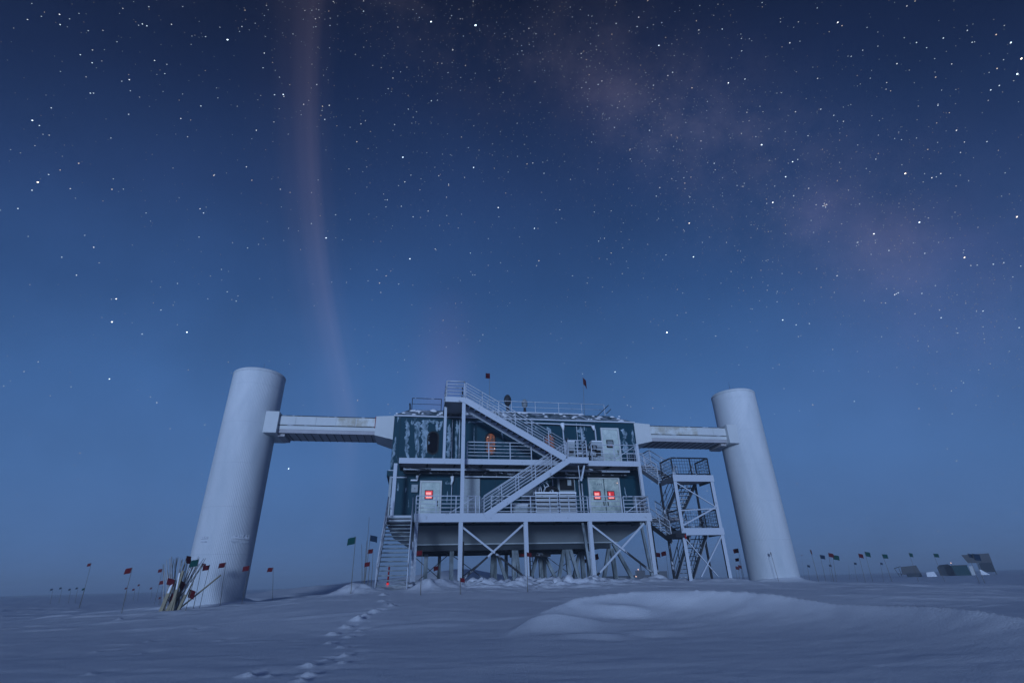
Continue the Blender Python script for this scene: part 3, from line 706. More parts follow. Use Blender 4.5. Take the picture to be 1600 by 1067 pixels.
# doors --------------------------------------------------------------------------
def door(x0, x1, z0, z1, m, par, win=None, kind='red', split=False):
    mb = MB().use(M['white']).box(x0-.1, x0, -.1, .0, z0, z1+.1).box(x1, x1+.1, -.1, .0, z0, z1+.1).box(x0, x1, -.1, .0, z1, z1+.1)
    fr = mb.build('door_frame', None, par)
    xs = [(x0, x1)] if not split else [(x0, (x0+x1)/2-.02), ((x0+x1)/2+.02, x1)]
    for i, (a, b) in enumerate(xs):
        d = MB().use(M[m]).box(a+.01, b-.01, -.06, -.002, z0+.02, z1-.01)
        d.use(M['grey']).box(a+.06, b-.06, -.066, -.0605, z0+.06, z0+.08)
        o = d.build('door', None, par)
        if win:
            wx = win[i]; wz = 4.87 if par is lower else 8.22; hw = .25
            q = MB().use(M['black']).box(wx-hw, wx+hw, -.085, -.061, wz-.27, wz+.27).build('window', None, o)
        # handle and hinges
        hx = (b-.12) if (i == 0) else (a+.12)
        MB().use(M['black']).box(hx-.025, hx+.025, -.11, -.067, z0+.85, z0+1.15).build('handle', None, o)
        if win:
            if kind == 'red':
                MB().use(M['redglow']).box(wx-hw+.04, wx+hw-.04, -.0905, -.0855, wz-.23, wz+.23).build('lit_pane', None, o)
                pm = MB().use(M['pinkglow'])
                if i == 0: pm.box(wx-.17, wx+.13, -.093, -.091, wz+.0, wz+.14).box(wx-.17, wx+.17, -.093, -.091, wz-.2, wz-.1)
                else: pm.box(wx-.13, wx-.05, -.093, -.091, wz-.02, wz+.14).box(wx-.17, wx+.19, -.093, -.091, wz-.2, wz-.12)
                pm.build('paper_notice', None, o)
            else:
                MB().use(M['grey']).box(wx-hw+.06, wx+hw-.06, -.0905, -.0855, wz-.17, wz+.19).use(M['redglow']).box(wx+.02, wx+.12, -.094, -.091, wz-.12, wz-.04).build('window_notice', None, o)
    return fr
door(-6.18, -5.06, 3.36, 5.6, 'door', lower, [-5.72])
door(4.50, 6.46, 3.36, 5.9, 'door2', lower, [4.95, 5.88], split=True)
door(5.72, 6.82, 6.64, 9.22, 'door', upper, [6.20], kind='grey')
# small number plate marks above the left leaf
mb = MB().use(M['grey'])
for k in range(3): mb.box(5.02+k*.12, 5.08+k*.12, -.068, -.0605, 5.5, 5.62)
mb.build('door_marks', None, lower)
# pale panels and cupboards on the lower wall
for x0, x1, z0, z1, m in ((-3.62, -2.62, 3.4, 6.02, 'lgrey'), (2.35, 3.50, 3.4, 5.9, 'lgrey'), (.0, 1.2, 3.4, 5.35, 'grey'), (7.35, 7.95, 3.4, 4.8, 'grey')):
    mb = MB().use(M[m]).box(x0, x1, -.14, 0.018, z0, z1)
    if x0 == 2.35: mb.use(M['black']).box(x0+.14, x1-.06, -.16, -.141, 5.15, 5.85).use(M['lgrey']).box(3.0, 3.25, -.175, -.161, 5.45, 5.8)
    mb.build('wall_panel', None, lower)
# utility boxes, pipes and lamps
mb = MB().use(M['lgrey']).box(-6.78, -6.40, -.16, .018, 5.0, 5.45).use(M['snow']).box(-6.85, -6.45, -.2, -.02, 5.66, 5.74).use(M['grey']).box(-6.63, -6.55, -.175, -.161, 5.18, 5.26); mb.build('utility_box', None, lower)
def pipe(pts, r, par, name='pipe', m='steel'): MB().use(M[m]).tube(pts, r, 8).build(name, None, par)
pipe([(-6.45, -.15, 5.7), (-6.42, -.15, 5.95), (-6.25, -.2, 6.12), (-4.0, -.2, 6.12)], .045, lower)
pipe([(-4.35, -.15, 6.1), (-4.32, -.15, 5.9), (-4.36, -.15, 5.5), (-4.36, -.12, 3.5)], .022, lower, m='rail')
MB().use(M['snow']).tube([(-4.34, -.16, 5.95), (-4.33, -.18, 5.7), (-4.4, -.16, 5.45)], .12, 8, r2=.05).build('ice_lump', None, lower)
MB().use(M['snow']).tube([(-6.45, -.16, 5.98), (-6.5, -.18, 5.82)], .10, 8, r2=.06).build('ice_lump', None, lower)
pipe([(.3, -.14, 9.50), (2.9, -.16, 9.46), (4.95, -.16, 9.44), (5.15, -.16, 9.36), (5.2, -.16, 9.15), (5.2, -.16, 6.7)], .055, upper)
pipe([(2.95, -.14, 9.4), (3.0, -.14, 6.7)], .05, upper)
MB().use(M['snow']).tube([(2.92, -.16, 9.5), (2.95, -.2, 9.25), (2.97, -.18, 9.0)], .17, 8, r2=.05).build('ice_lump', None, upper)
MB().use(M['snow']).tube([(5.08, -.16, 9.4), (5.12, -.2, 9.1)], .14, 8, r2=.07).build('ice_lump', None, upper)
for x in (-3.95, -4.42, 3.95, 4.25): MB().use(M['rail']).box(x-.02, x+.02, -.05, .0, 6.62, 9.6).build('cable_conduit', None, upper)
for x, z1 in ((3.8, 6.0), (3.98, 5.6), (2.05, 5.9)): MB().use(M['rail']).box(x-.04, x+.04, -.08, .018, 3.4, z1).build('cable_conduit', None, lower)
mb = MB().use(M['steel']).box(-3.6, .2, -.45, -.25, 5.86, 5.93).box(.6, 4.0, -.45, -.25, 5.86, 5.93)
for k in range(9): mb.box(-3.4+k*.9, -3.36+k*.9, -.3, -.0, 5.93, 6.1)
mb.build('cable_tray', None, lower)
MB().use(M['spark']).box(6.36, 6.40, -.12, -.09, 5.62, 5.66).build('status_lamp', None, lower)

# roof railing -----------------------------------------------------------------
def rrail(pts, **k): return railing(pts, h=.86, lines=2, low=.46, parent=roof, name='roof_railing', **k)
rrail([(-7.1, 1.05, 10.5), (-5.15, 1.05, 10.5)], sp=1.5, r=.02, m='dark')
rrail([(-2.0, 1.05, 10.52), (6.5, 1.05, 10.52)], sp=1.75, r=.018, m='rail')
mb = MB().use(M['dark']).tube([(5.9, 1.05, 10.5), (6.85, 1.05, 11.35)], .03, 6).tube([(6.5, 1.05, 10.6), (7.0, 1.05, 11.05)], .03, 6).tube([(-7.2, 1.1, 10.5), (-7.25, 1.1, 11.0)], .05, 6); bp(mb, 'roof_strut', None, roof)

# ------------------------------------------------------------------ things standing on the decks and the roof
def at_b(x, y, z): a, b = b2w(x, y); return (a, b, z+H)
# slatted crates
def crate(x, w, label):
    r = tag(empty('slatted_crate', at_b(x, -2.55, 3.335), BA), label, 'crate', 'slatted crates on the lower deck')
    h = 1.22
    for k in range(5): MB().use(M['white']).box(-w/2+.06, w/2-.06, -.02, .02, .07+k*.235, .07+k*.235+.165).build('slat', None, r)
    for a in (-w/2, w/2-.06): MB().use(M['steel']).box(a, a+.06, -.03, .5, 0, h).build('frame', None, r)
    MB().use(M['black']).box(-w/2+.061, w/2-.061, .06, .5, .02, h-.04).build('lining', None, r)
    MB().use(M['snow']).box(-w/2-.01, w/2+.01, -.05, .55, h+.001, h+.1).build('snow_cap', None, r)
crate(.98, 1.35, 'wide white slatted crate on the lower deck, left one of two')
crate(2.24, 1.05, 'narrower white slatted crate on the lower deck beside the wide one')
# smaller snowy box
r = tag(empty('storage_box', at_b(-.45, -1.6, 3.335), BA), 'low pale box on the lower deck under the lower stair', 'box')
MB().use(M['lgrey']).box(-.42, .42, -.3, .3, 0, .62).build('body', None, r); MB().use(M['snow']).box(-.45, .45, -.33, .33, .621, .74).build('lid', None, r)
# hoses
mb = MB()
for k, (cx, rx, hh, m) in enumerate([(.55, .24, .58, 'rail'), (.72, .3, .66, 'rail'), (.95, .34, .62, 'rail'), (1.15, .26, .36, 'rail'), (1.35, .36, .34, 'black'), (1.32, .25, .24, 'black'), (1.42, .3, .3, 'black')]):
    mb.use(M[m]); mb.tube([(cx-1+rx*cos(pi*t/10), -.05*k, hh*sin(pi*t/10)) for t in range(11)], .035 if m == 'rail' else .06, 6)
ho = mb.build('hose_coil', None); ho.location = at_b(1.0, -2.2, 4.65); ho.rotation_euler = (0, 0, BA)
tag(ho, 'tangle of frosted and black hose loops above the slatted crates', 'hose')
# upper deck clutter
def clutter(x, y, w, d, h, label, m='lgrey'):
    r = tag(empty('equipment_case', at_b(x, y, 6.615), BA), label, 'case', 'snow covered cases on the upper deck')
    MB().use(M[m]).box(-w/2, w/2, -d/2, d/2, 0, h).build('body', None, r)
    MB().use(M['snow']).box(-w/2-.02, w/2+.02, -d/2-.02, d/2+.02, h+.001, h+.07).build('lid', None, r)
    MB().use(M['black']).box(-w*.3, w*.3, -d/2-.012, -d/2-.001, h*.35, h*.6).build('latch', None, r)
clutter(2.95, -1.5, .5, .4, 1.25, 'tall narrow snow topped case at the head of the lower stair')
clutter(4.75, -1.3, .66, .4, 1.35, 'broad pale case left of the upper door', 'lgrey')
clutter(3.6, -1.4, .5, .4, .55, 'low dark case between the tall case and the pole rack', 'grey')
r = tag(empty('tool_rack', at_b(4.05, -1.6, 6.615), BA), 'rack of frosted poles and tools on the upper deck', 'rack')
mb = MB().use(M['rail'])
for k in range(11): x = -.6+k*.11; mb.tube([(x+random.uniform(-.1, .1), random.uniform(-.1, .1), 0), (x+random.uniform(-.12, .12), .1, random.uniform(.7, 1.7))], .022, 5)
mb.build('pole', None, r)
mb = MB().use(M['dark']).box(-.7, .6, -.08, .08, .35, .42).box(-.7, .6, -.08, .08, .8, .86)
for cx in (-.3, .15, .4): mb.tube([(cx+.18*cos(t*pi/7), -.12, .95+.18*sin(t*pi/7)) for t in range(15)], .028, 5)
mb.build('frame', None, r)
# roof instruments
def ball(mb, c, rx, rz, n=12, m=8):
    vs = []; fs = []
    for i in range(m+1):
        t = pi*i/m
        for k in range(n): a = 2*pi*k/n; vs.append((c[0]+rx*sin(t)*cos(a), c[1]+rx*sin(t)*sin(a), c[2]+rz*cos(t)))
    for i in range(m):
        for k in range(n): fs.append((i*n+k, (i+1)*n+k, (i+1)*n+(k+1) % n, i*n+(k+1) % n))
    return mb.add(vs, fs, True)
for x, s, m, lab in ((-.5, 1.0, 'dark', 'dark rounded instrument head on the roof beside the roof stair'), (.72, .8, 'grey', 'fainter grey rounded instrument head right of the dark one on the roof')):
    r = tag(empty('roof_instrument', at_b(x, 1.4, 10.52), BA), lab, 'instrument', 'instruments on the roof')
    ball(MB().use(M[m]), (0, 0, 1.05*s), .27*s, .42*s).build('housing', None, r)
    MB().use(M['dark']).tube([(0, 0, 0), (0, 0, .7*s)], .16*s, 8, r2=.10*s).build('mount', None, r)

# ================================================================== CABLE TOWERS AND BRIDGES
def cable_tower(x, zb, lab, feet, ant):
    cx, cy = b2w(x, 1.0)
    t = tag(empty('cable_tower', (cx, cy, zb+H), BA), lab, 'tower', 'white cylindrical cable towers')
    R = 1.545; n = 96; top = 12.46-zb
    vs = []; fs = []; zs = [-.8]+[top*k/24 for k in range(1, 24)]+[top-.02]
    prof = [(R, z) for z in zs]+[(R-.01, top), (R-.09, top+.06), (R-.5, top+.10), (0.01, top+.13)]
    for r_, z in prof:
        for k in range(n): a = 2*pi*k/n; vs.append((r_*cos(a), r_*sin(a), z))
    for i in range(len(prof)-1):
        for k in range(n): k2 = (k+1) % n; fs.append((i*n+k, i*n+k2, (i+1)*n+k2, (i+1)*n+k))
    MB().use(M['tower']).add(vs, fs, True).build('shell', None, t)
    vs = []
    for zz, rr_ in ((top-.16, R+.001), (top-.16, R+.02), (top-.05, R+.02), (top-.05, R+.001)):
        for k in range(n): a = 2*pi*k/n; vs.append((rr_*cos(a), rr_*sin(a), zz))
    MB().use(M['tower']).add(vs, [(i*n+k, i*n+(k+1) % n, ((i+1) % 4)*n+(k+1) % n, ((i+1) % 4)*n+k) for i in range(4) for k in range(n)], True).build('top_rim', None, t)
    for ax, ay, hh in ant: MB().use(M['dark']).tube([(ax, ay, top+.05), (ax+.01, ay, top+hh)], .018, 5, r2=.006).build('antenna', None, t)
    return t
TL = cable_tower(-16.95, -.75, 'left white cylindrical cable tower with poles and planks stacked at its foot', 0, [(0.1, 0, .95), (.35, .3, .7)])
TR = cable_tower(16.95, -.38, 'right white ribbed cable tower with a single red flag before its foot', 0, [(-.1, 0, 1.1), (.35, .2, .9)])
# cable tie bands with icicles on the left tower
for a0, a1, z in ((-1.08, -.45, 3.2), (-2.08, -1.85, 3.2)):
    mb = MB().use(M['snow'])
    k = 0; a = a0
    while a < a1:
        h = random.uniform(.10, .26)*(.6 if a1-a0 < .3 else 1)
        mb.tube([(1.56*cos(a), 1.56*sin(a), z+.02), (1.60*cos(a+.01), 1.60*sin(a+.01), z+h)], .026, 5, r2=.010)
        mb.tube([(1.56*cos(a+.008), 1.56*sin(a+.008), z-.1), (1.585*cos(a), 1.585*sin(a), z-.1-h*.5)], .012, 5, r2=.004); a += .028
    mb.build('frost_bristle', None, TL)

def bridge(sg, lab):
    t = tag(empty('cable_bridge', at_b(sg*8.15, 1.0, 8.5), BA), lab, 'bridge', 'enclosed bridges to the cable towers')
    def bb(m, x0, x1, y0, y1, z0, z1): xs = sorted((sg*x0-sg*8.15, sg*x1-sg*8.15)); return m.box(xs[0], xs[1], y0-1, y1-1, z0-8.5, z1-8.5)
    f0, f1 = 9.25, 15.2
    bb(MB().use(M['white']), f0, f1, .0, 2.0, 8.72, 9.58).build('duct', None, t)
    bb(bb(MB().use(M['under']), f0, f1, .03, 1.97, 8.52, 8.719), f0, f1, .03, 1.97, 8.5, 8.519).build('floor', None, t)
    n = 5
    for k in range(n):
        a = f0+.04+(f1-f0)*k/n; b = f0-.02+(f1-f0)*(k+1)/n
        o = bb(MB().use(M['panel'] if (k < 3 if sg > 0 else k < 2) else M['white']), a, b, -.03, -.001, 9.0, 9.52).build('side_panel', None, t)
    bb(MB().use(M['dark']), f0, f1, -.045, -.002, 8.955, 8.985).build('joint_strip', None, t)
    bb(MB().use(M['dark']), f0, f1, -.03, -.001, 9.55, 9.59).build('top_strip', None, t)
    m = MB().use(M['dark'])
    for k in range(13): bb(m, f0+.2+k*.45, f0+.23+k*.45, .05, 1.95, 8.47, 8.499)
    m.build('underside_rib', None, t)
    # flared collar against the building
    X0, X1 = sg*8.125-sg*8.15, sg*9.25-sg*8.15
    c = [(X0, -1.02, 8.22-8.5), (X1, -1.10, 8.45-8.5), (X1, 1.10, 8.45-8.5), (X0, 1.8, 8.22-8.5), (X0, -1.02, 9.76-8.5), (X1, -1.10, 9.66-8.5), (X1, 1.10, 9.66-8.5), (X0, 1.8, 9.76-8.5)]
    m = MB().use(M['white'])
    if sg < 0: c = [c[1], c[0], c[3], c[2], c[5], c[4], c[7], c[6]]
    m.hexa(c); m.build('flared_collar', None, t)
    if sg < 0: bb(MB().use(M['redpaint']), 9.26, 9.29, -.115, -.05, 8.9, 9.66).build('red_edge', None, t)
    # box collar on the tower
    bb(MB().use(M['white']), 15.0, 15.75, -.3, 2.3, 8.42, 9.74).build('tower_collar', None, t)
    bb(MB().use(M['under']), 14.6, 15.0, .2, 1.8, 8.33, 8.469).build('drip_plate', None, t)
bridge(-1, 'enclosed white bridge joining the building to the left tower, red edge at its collar')
bridge(1, 'enclosed white bridge joining the building to the right tower above the stair tower')

# ================================================================== STAIR TOWER (right)
ST = empty('stair_tower', at_b(9.2, -4.7, -.3), BA)
tag(ST, 'open steel scissor stair tower between the building and the right cable tower', 'stair tower')
OF = (9.2, -4.7, -.3)
def sp_(mb, name): return mb.build(name, None, ST, OF)
FX0, FX1, FY = 7.88, 10.15, -4.9
class _R:                                  # staircase/railing helper working in building coordinates under ST
    pass
def st_stair(top, bot, side, n, **k):
    top, bot = [tuple(Vector(p)-Vector(OF)) for p in (top, bot)]
    return staircase(top, bot, side, n, parent=ST, **k)
def st_rail(pts, **k):
    return railing([tuple(Vector(p)-Vector(OF)) for p in pts], parent=ST, **k)
ZU, ZL = 5.12, 2.28
for (x, lean) in ((FX0, 0), (FX1, 0)):
    sp_(MB().use(M['steel']).box(x-.095, x+.095, FY-.07, FY-.045, -.5, ZU+.1).use(M['dark']).box(x-.08, x+.08, FY-.044, FY+.07, -.5, ZU+.1), 'corner_post')
    sp_(MB().use(M['dark']).box(x-.05, x+.05, -3.15, -3.05, -.5, ZU), 'corner_post')
for z, nm in ((ZU, 'upper_platform'), (ZL, 'lower_platform')):
    sp_(MB().use(M['under']).box(FX0-.1, FX1+.1, FY, -3.4, z-.1, z).use(M['steel']).box(FX0-.12, FX1+.12, FY-.12, FY-.08, z-.24, z+.12)
        .use(M['steel']).box(FX0-.12, FX0-.08, FY-.079, -3.4, z-.24, z+.05).box(FX1+.08, FX1+.12, FY-.079, -3.4, z-.24, z+.05), nm)
    st_rail([(FX0, -3.5, z), (FX0, FY, z), (FX1, FY, z), (FX1, -3.5, z)], lines=2, sp=1.2, mesh=True, m='dark', h=1.1, r=.038)
def stb(a, b, w=.055, m='steel'): sp_(MB().use(M[m]).beam(a, b, w, w, (0, 1, 0)), 'cross_brace')
stb((FX0+.05, FY-.05, ZU-.3), (FX1-.05, FY-.05, 3.5)); stb((FX0+.05, FY-.05, 2.55), (FX1-.05, FY-.05, 3.5), .075); stb((FX0, FY-.03, 3.32), (FX1, FY-.03, 3.42), .06)
stb((FX0+.05, FY-.05, 1.9), (FX1-.7, FY-.05, .0), .05); stb((FX1-.05, FY-.05, 2.0), (FX0+.6, FY-.05, .0), .06)
sp_(MB().use(M['dark']).box(FX0-.5, FX0+.1, FY-.15, -3.9, ZL-.36, ZL-.13).use(M['redpaint']).box(FX0+.0, FX0+.09, FY-.16, FY-.151, ZL-.42, ZL-.2), 'toe_box')
# flights: down towards the front on the left, down to the back on the right
st_stair((7.32, -1.2, 6.55), (7.62, -3.5, ZU+.02), (1.1, 0, 0), 8, lines=3, mesh=True, sl=.26)
st_stair((8.95, -3.4, ZU), (8.95, -.6, 3.34), (1.05, 0, 0), 10, lines=3, sl=.26, tm='rail', rm='rail')
st_stair((7.25, -1.2, 3.34), (7.55, -4.2, 1.85), (1.05, 0, 0), 9, lines=3, mesh=True, sl=.26, sm='dark', tm='dark', rm='rail')
st_stair((9.0, -3.5, ZL), (9.0, -1.0, -.1), (1.05, 0, 0), 11, lines=3, sl=.26, tm='dark', rm='dark')
sp_(MB().use(M['under']).box(7.22, 10.05, -1.18, .4, 3.22, 3.33).use(M['steel']).box(7.22, 8.8, -1.22, -1.181, 3.2, 3.35), 'rear_landing')
sp_(MB().use(M['dark']).box(7.9, 8.0, -1.0, -.9, -.4, 3.2).box(10.0, 10.1, -1.0, -.9, -.4, 3.2), 'corner_post')
sp_(MB().use(M['under']).box(7.2, 8.5, -1.19, -.1, 6.5, 6.58), 'rear_landing')
st_rail([(7.3, -.1, 6.58), (8.45, -.1, 6.58), (8.45, -1.1, 6.58)], lines=2, mesh=True, m='rail')

# ================================================================== STARS (part of the sky)
bright = {}
L1 = [(86,62),(186,46),(188,78),(276,97),(433,80),(445,76),(459,82),(536,77),(465,22),(711,125,3),(756,84),(822,213),(826,167),(833,18),(483,190),(288,197),(515,231),(404,250),(251,172),(282,292),(292,292),(402,358),(565,371),(858,297),(885,296,2),(887,302),(949,327),(990,265),(986,60),(1032,58),(1136,4),(1136,36),(1347,69,3.5),(1486,80,5),(1411,50),(1415,157),(1213,278),(1228,245),(1400,228),(1381,199),(1008,333),(1029,330),(1015,374),(101,377,2),(123,393),(160,338),(118,570,3),(100,595),(56,652),(220,590),(246,511),(188,532),(152,546),(350,592),(770,522),(787,564),(876,592),(586,428),(801,408),(856,382),(1115,444),(1259,492,2.5),(1128,388),(1233,390),(1276,342),(1348,316),(1367,314),(1442,429),(1464,462),(1480,524,2.2),(1371,550),(1402,576),(1402,580),(1452,555),(1284,548),(1265,569),(1210,625),(1206,647),(1254,645),(1291,678),(1338,660),(1442,670),(1557,649,2),(1559,678),(1095,686),(1019,744,2.3),(973,699),(808,764),(774,775),(622,741),(193,804),(293,773),(239,860),(363,934,2),(350,1006,3),(584,1038,3),(710,912),(738,941),(649,934),(503,969),(555,886),(692,842),(1281,809,2.3),(1178,843),(1186,885),(1150,878),(1190,914),(1360,778),(1470,791),(1477,859),(1484,859),(1385,1001),(1509,1046),(625,653),(636,666),(668,549),(628,332),(681,307),(902,1464,3),(342,1184,2),(470,1240),(490,1258),(444,1044)]
L2 = [(396,55),(468,72),(576,66),(584,95),(657,92),(459,143,2),(487,237),(502,227),(868,135),(1018,71,2),(1060,177),(1096,158),(1234,20),(1423,96),(1513,109),(1559,134,2.2),(1592,184,3),(1579,232,2.6),(1496,282),(1523,268),(1516,215),(1348,120),(1264,134),(955,246),(1171,259),(1203,200),(1324,242),(676,260,2.2),(728,248),(718,160),(31,160),(54,140),(53,90),(216,168),(391,84),(423,87),(312,108),(734,352),(780,453,3),(886,350),(965,342),(1036,380),(925,425),(1145,423),(1137,498),(1229,543,3),(1340,543),(1312,556),(1331,330),(1389,408),(877,506,2),(855,553,2),(893,499),(821,582),(815,633,2.4),(796,636),(880,612),(927,589),(1273,695,2.6),(1131,731,2.2),(1079,758),(1136,759),(1178,783),(1290,792),(1414,805,2.4),(1504,826),(1537,821),(567,803,2.4),(481,797),(554,698,2.2),(632,511),(540,573),(541,590),(537,556),(556,616),(978,642),(984,640),(972,644),(980,648),(976,636),(70,714,2),(138,696),(149,656),(257,663),(271,754),(289,745),(235,885),(310,791),(77,830),(84,815),(189,862),(16,386),(17,489),(47,513),(65,510),(100,542),(249,445),(320,399),(369,467),(430,408),(844,855),(829,911),(484,1039,4),(516,985),(846,1000,2),(929,1011),(888,1015),(1016,862),(1201,918),(1196,921),(1207,915),(1281,917),(1336,969),(1341,993),(1472,972),(1167,947),(1585,1024),(1578,678,2.6),(269,265),(281,254),(322,1162,2),(360,1266),(1360,1402),(350,1240),(440,1275),(650,1264),(1070,1254),(850,1214)]
stars = []
for t in L1: stars.append((t[0]/2, t[1]/2, t[2] if len(t) > 2 else random.uniform(.55, 1.25)))
for t in L2: stars.append((t[0]/2+800, t[1]/2, t[2] if len(t) > 2 else random.uniform(.55, 1.25)))
rs = np.random.RandomState(11)
sd = [(raydir(u, v), m) for u, v, m in stars]
cnt = 0
while cnt < 7600:
    v = rs.normal(size=3); v /= np.linalg.norm(v)
    if v[2] < .02 or v[1] < -.2: continue
    bandw = exp(-(float(np.dot(v, np.array(mn)))/.22)**2)
    if rs.rand() > .28+.72*bandw: continue
    if rs.rand() > min(1, .22+v[2]*1.4): continue
    sd.append((Vector(v), .14+.5*rs.rand()**3.2+(.3 if rs.rand() < .05 else 0))); cnt += 1
cnt = 0
while cnt < 3600:          # unresolved dust of the milky way
    v = rs.normal(size=3); v /= np.linalg.norm(v)
    if v[2] < .12 or v[1] < -.1: continue
    if rs.rand() > exp(-(float(np.dot(v, np.array(mn)))/.11)**2): continue
    sd.append((Vector(v), .12+.16*rs.rand()**2)); cnt += 1
RS = 9000.0; vs = []; fs = []; cl = []
for d, m in sd:
    d = d.normalized(); e1 = Vector((d.y, -d.x, 0)).normalized(); e2 = d.cross(e1)
    tilt = -.35+.25*sin(atan2(d.x, d.y)*3); a_ = e1*cos(tilt)+e2*sin(tilt); b_ = d.cross(a_)
    mm = max(m, .22); s = RS*.00058*(mm**.30); c = d*RS; b0 = len(vs)
    ec = 1.55
    for p in (a_*ec, b_, -a_*ec, -b_): vs.append(tuple(c+p*s+Vector((0, 0, H))))
    vs.append(tuple(c+d*s+Vector((0, 0, H)))); vs.append(tuple(c-d*s+Vector((0, 0, H))))
    fs += [(b0, b0+1, b0+5), (b0+1, b0+2, b0+5), (b0+2, b0+3, b0+5), (b0+3, b0, b0+5), (b0+1, b0, b0+4), (b0+2, b0+1, b0+4), (b0+3, b0+2, b0+4), (b0, b0+3, b0+4)]
    q = rs.rand(); tint = (1, .82, .66) if q < .12 else ((.72, .86, 1.) if q < .7 else (.92, .95, 1.))
    k = (.70*m**1.2 if m >= .9 else 1.0*m**1.05)
    # extinction towards the horizon
    k *= min(1, .45+d.z*2.2)
    cl += [(tint[0]*k, tint[1]*k, tint[2]*k, 1)]*6
me = bpy.data.meshes.new('stars'); me.from_pydata(vs, [], fs)
ca_ = me.color_attributes.new('star', 'FLOAT_COLOR', 'POINT'); ca_.data.foreach_set('color', np.array(cl, dtype=np.float32).ravel())
sm_ = bpy.data.materials.new('starlight'); sm_.use_nodes = True; n = NT(sm_.node_tree)
at = n.n('ShaderNodeAttribute', attribute_name='star'); em = n.n('ShaderNodeEmission'); n.l(at.outputs['Color'], em.inputs[0]); em.inputs[1].default_value = 1.6
ou = n.n('ShaderNodeOutputMaterial'); n.l(em.outputs[0], ou.inputs[0])
try: sm_.cycles.emission_sampling = 'NONE'
except Exception: pass
me.materials.append(sm_); so_ = bpy.data.objects.new('sky_stars', me); col.objects.link(so_)
tag(so_, 'bright white stars scattered over the deep blue night sky', 'stars', kind='structure')

# ================================================================== MARKER FLAGS
def flag_mesh(sz, m, fold, mb):
    """cloth in its own plane: x away from the pole, z down from the top"""
    w, h = sz*1.25, sz*.95; nx, nz = 6, 4; vs = []; fs = []
    for i in range(nx+1):
        for j in range(nz+1):
            t = i/nx; s = j/nz
            vs.append((w*t*(1-.12*fold), .10*sz*sin(t*5+fold*3+s)*t+.02, -h*s-(.22+.2*fold)*h*t*(.6+.4*t)-(.03*h*sin(t*6))))
    for i in range(nx):
        for j in range(nz): fs.append((i*(nz+1)+j, i*(nz+1)+j+1, (i+1)*(nz+1)+j+1, (i+1)*(nz+1)+j))
    back = len(vs); vs2 = [(x, y+.012, z) for x, y, z in vs]
    mb.use(m).add(vs+vs2, fs+[tuple(back+i for i in f[::-1]) for f in fs], True)
def marker_flag(tu, tv, bu, bv, colr, dr, label, sz=.34, D=None, narrow=False, group='marker flags on bamboo poles in the snow', name='marker_flag', cloth=True, base=None):
    if base is None:
        sz *= .84*cos(atan2(*rayflat(tu, tv).xy))**1.5
        if D is None: D = hit(bu, bv)
        d = rayflat(bu, bv); bx_, by_ = d.x*D, d.y*D; bz = gz(bx_, by_)-.1
    else: bx_, by_, bz = base; D = math.hypot(bx_, by_)
    t = rayflat(tu, tv); top = Vector((t.x*D, t.y*D, H+t.z*D))-Vector((bx_, by_, bz))
    r = tag(empty(name, (bx_, by_, bz)), label, 'flag' if cloth else 'pole', group)
    MB().use(M['bamboo']).tube([(0, 0, 0), tuple(top*.5+Vector((random.uniform(-.02, .02), 0, 0))), tuple(top)], .014 if D < 60 else .02, 6, r2=.009).build('pole', None, r)
    if cloth:
        mb = MB(); flag_mesh(sz, M[colr], .8 if narrow else random.uniform(0, .5), mb)
        o = mb.build('cloth', None, r); o.location = tuple(top*.995)
        lean = atan2(top.x, top.z); fa = (random.uniform(-.25, .25)) if not narrow else random.uniform(.7, 1.0)
        o.rotation_euler = (0, lean*.8, (pi if dr < 0 else 0)+fa)
    return r
F = marker_flag
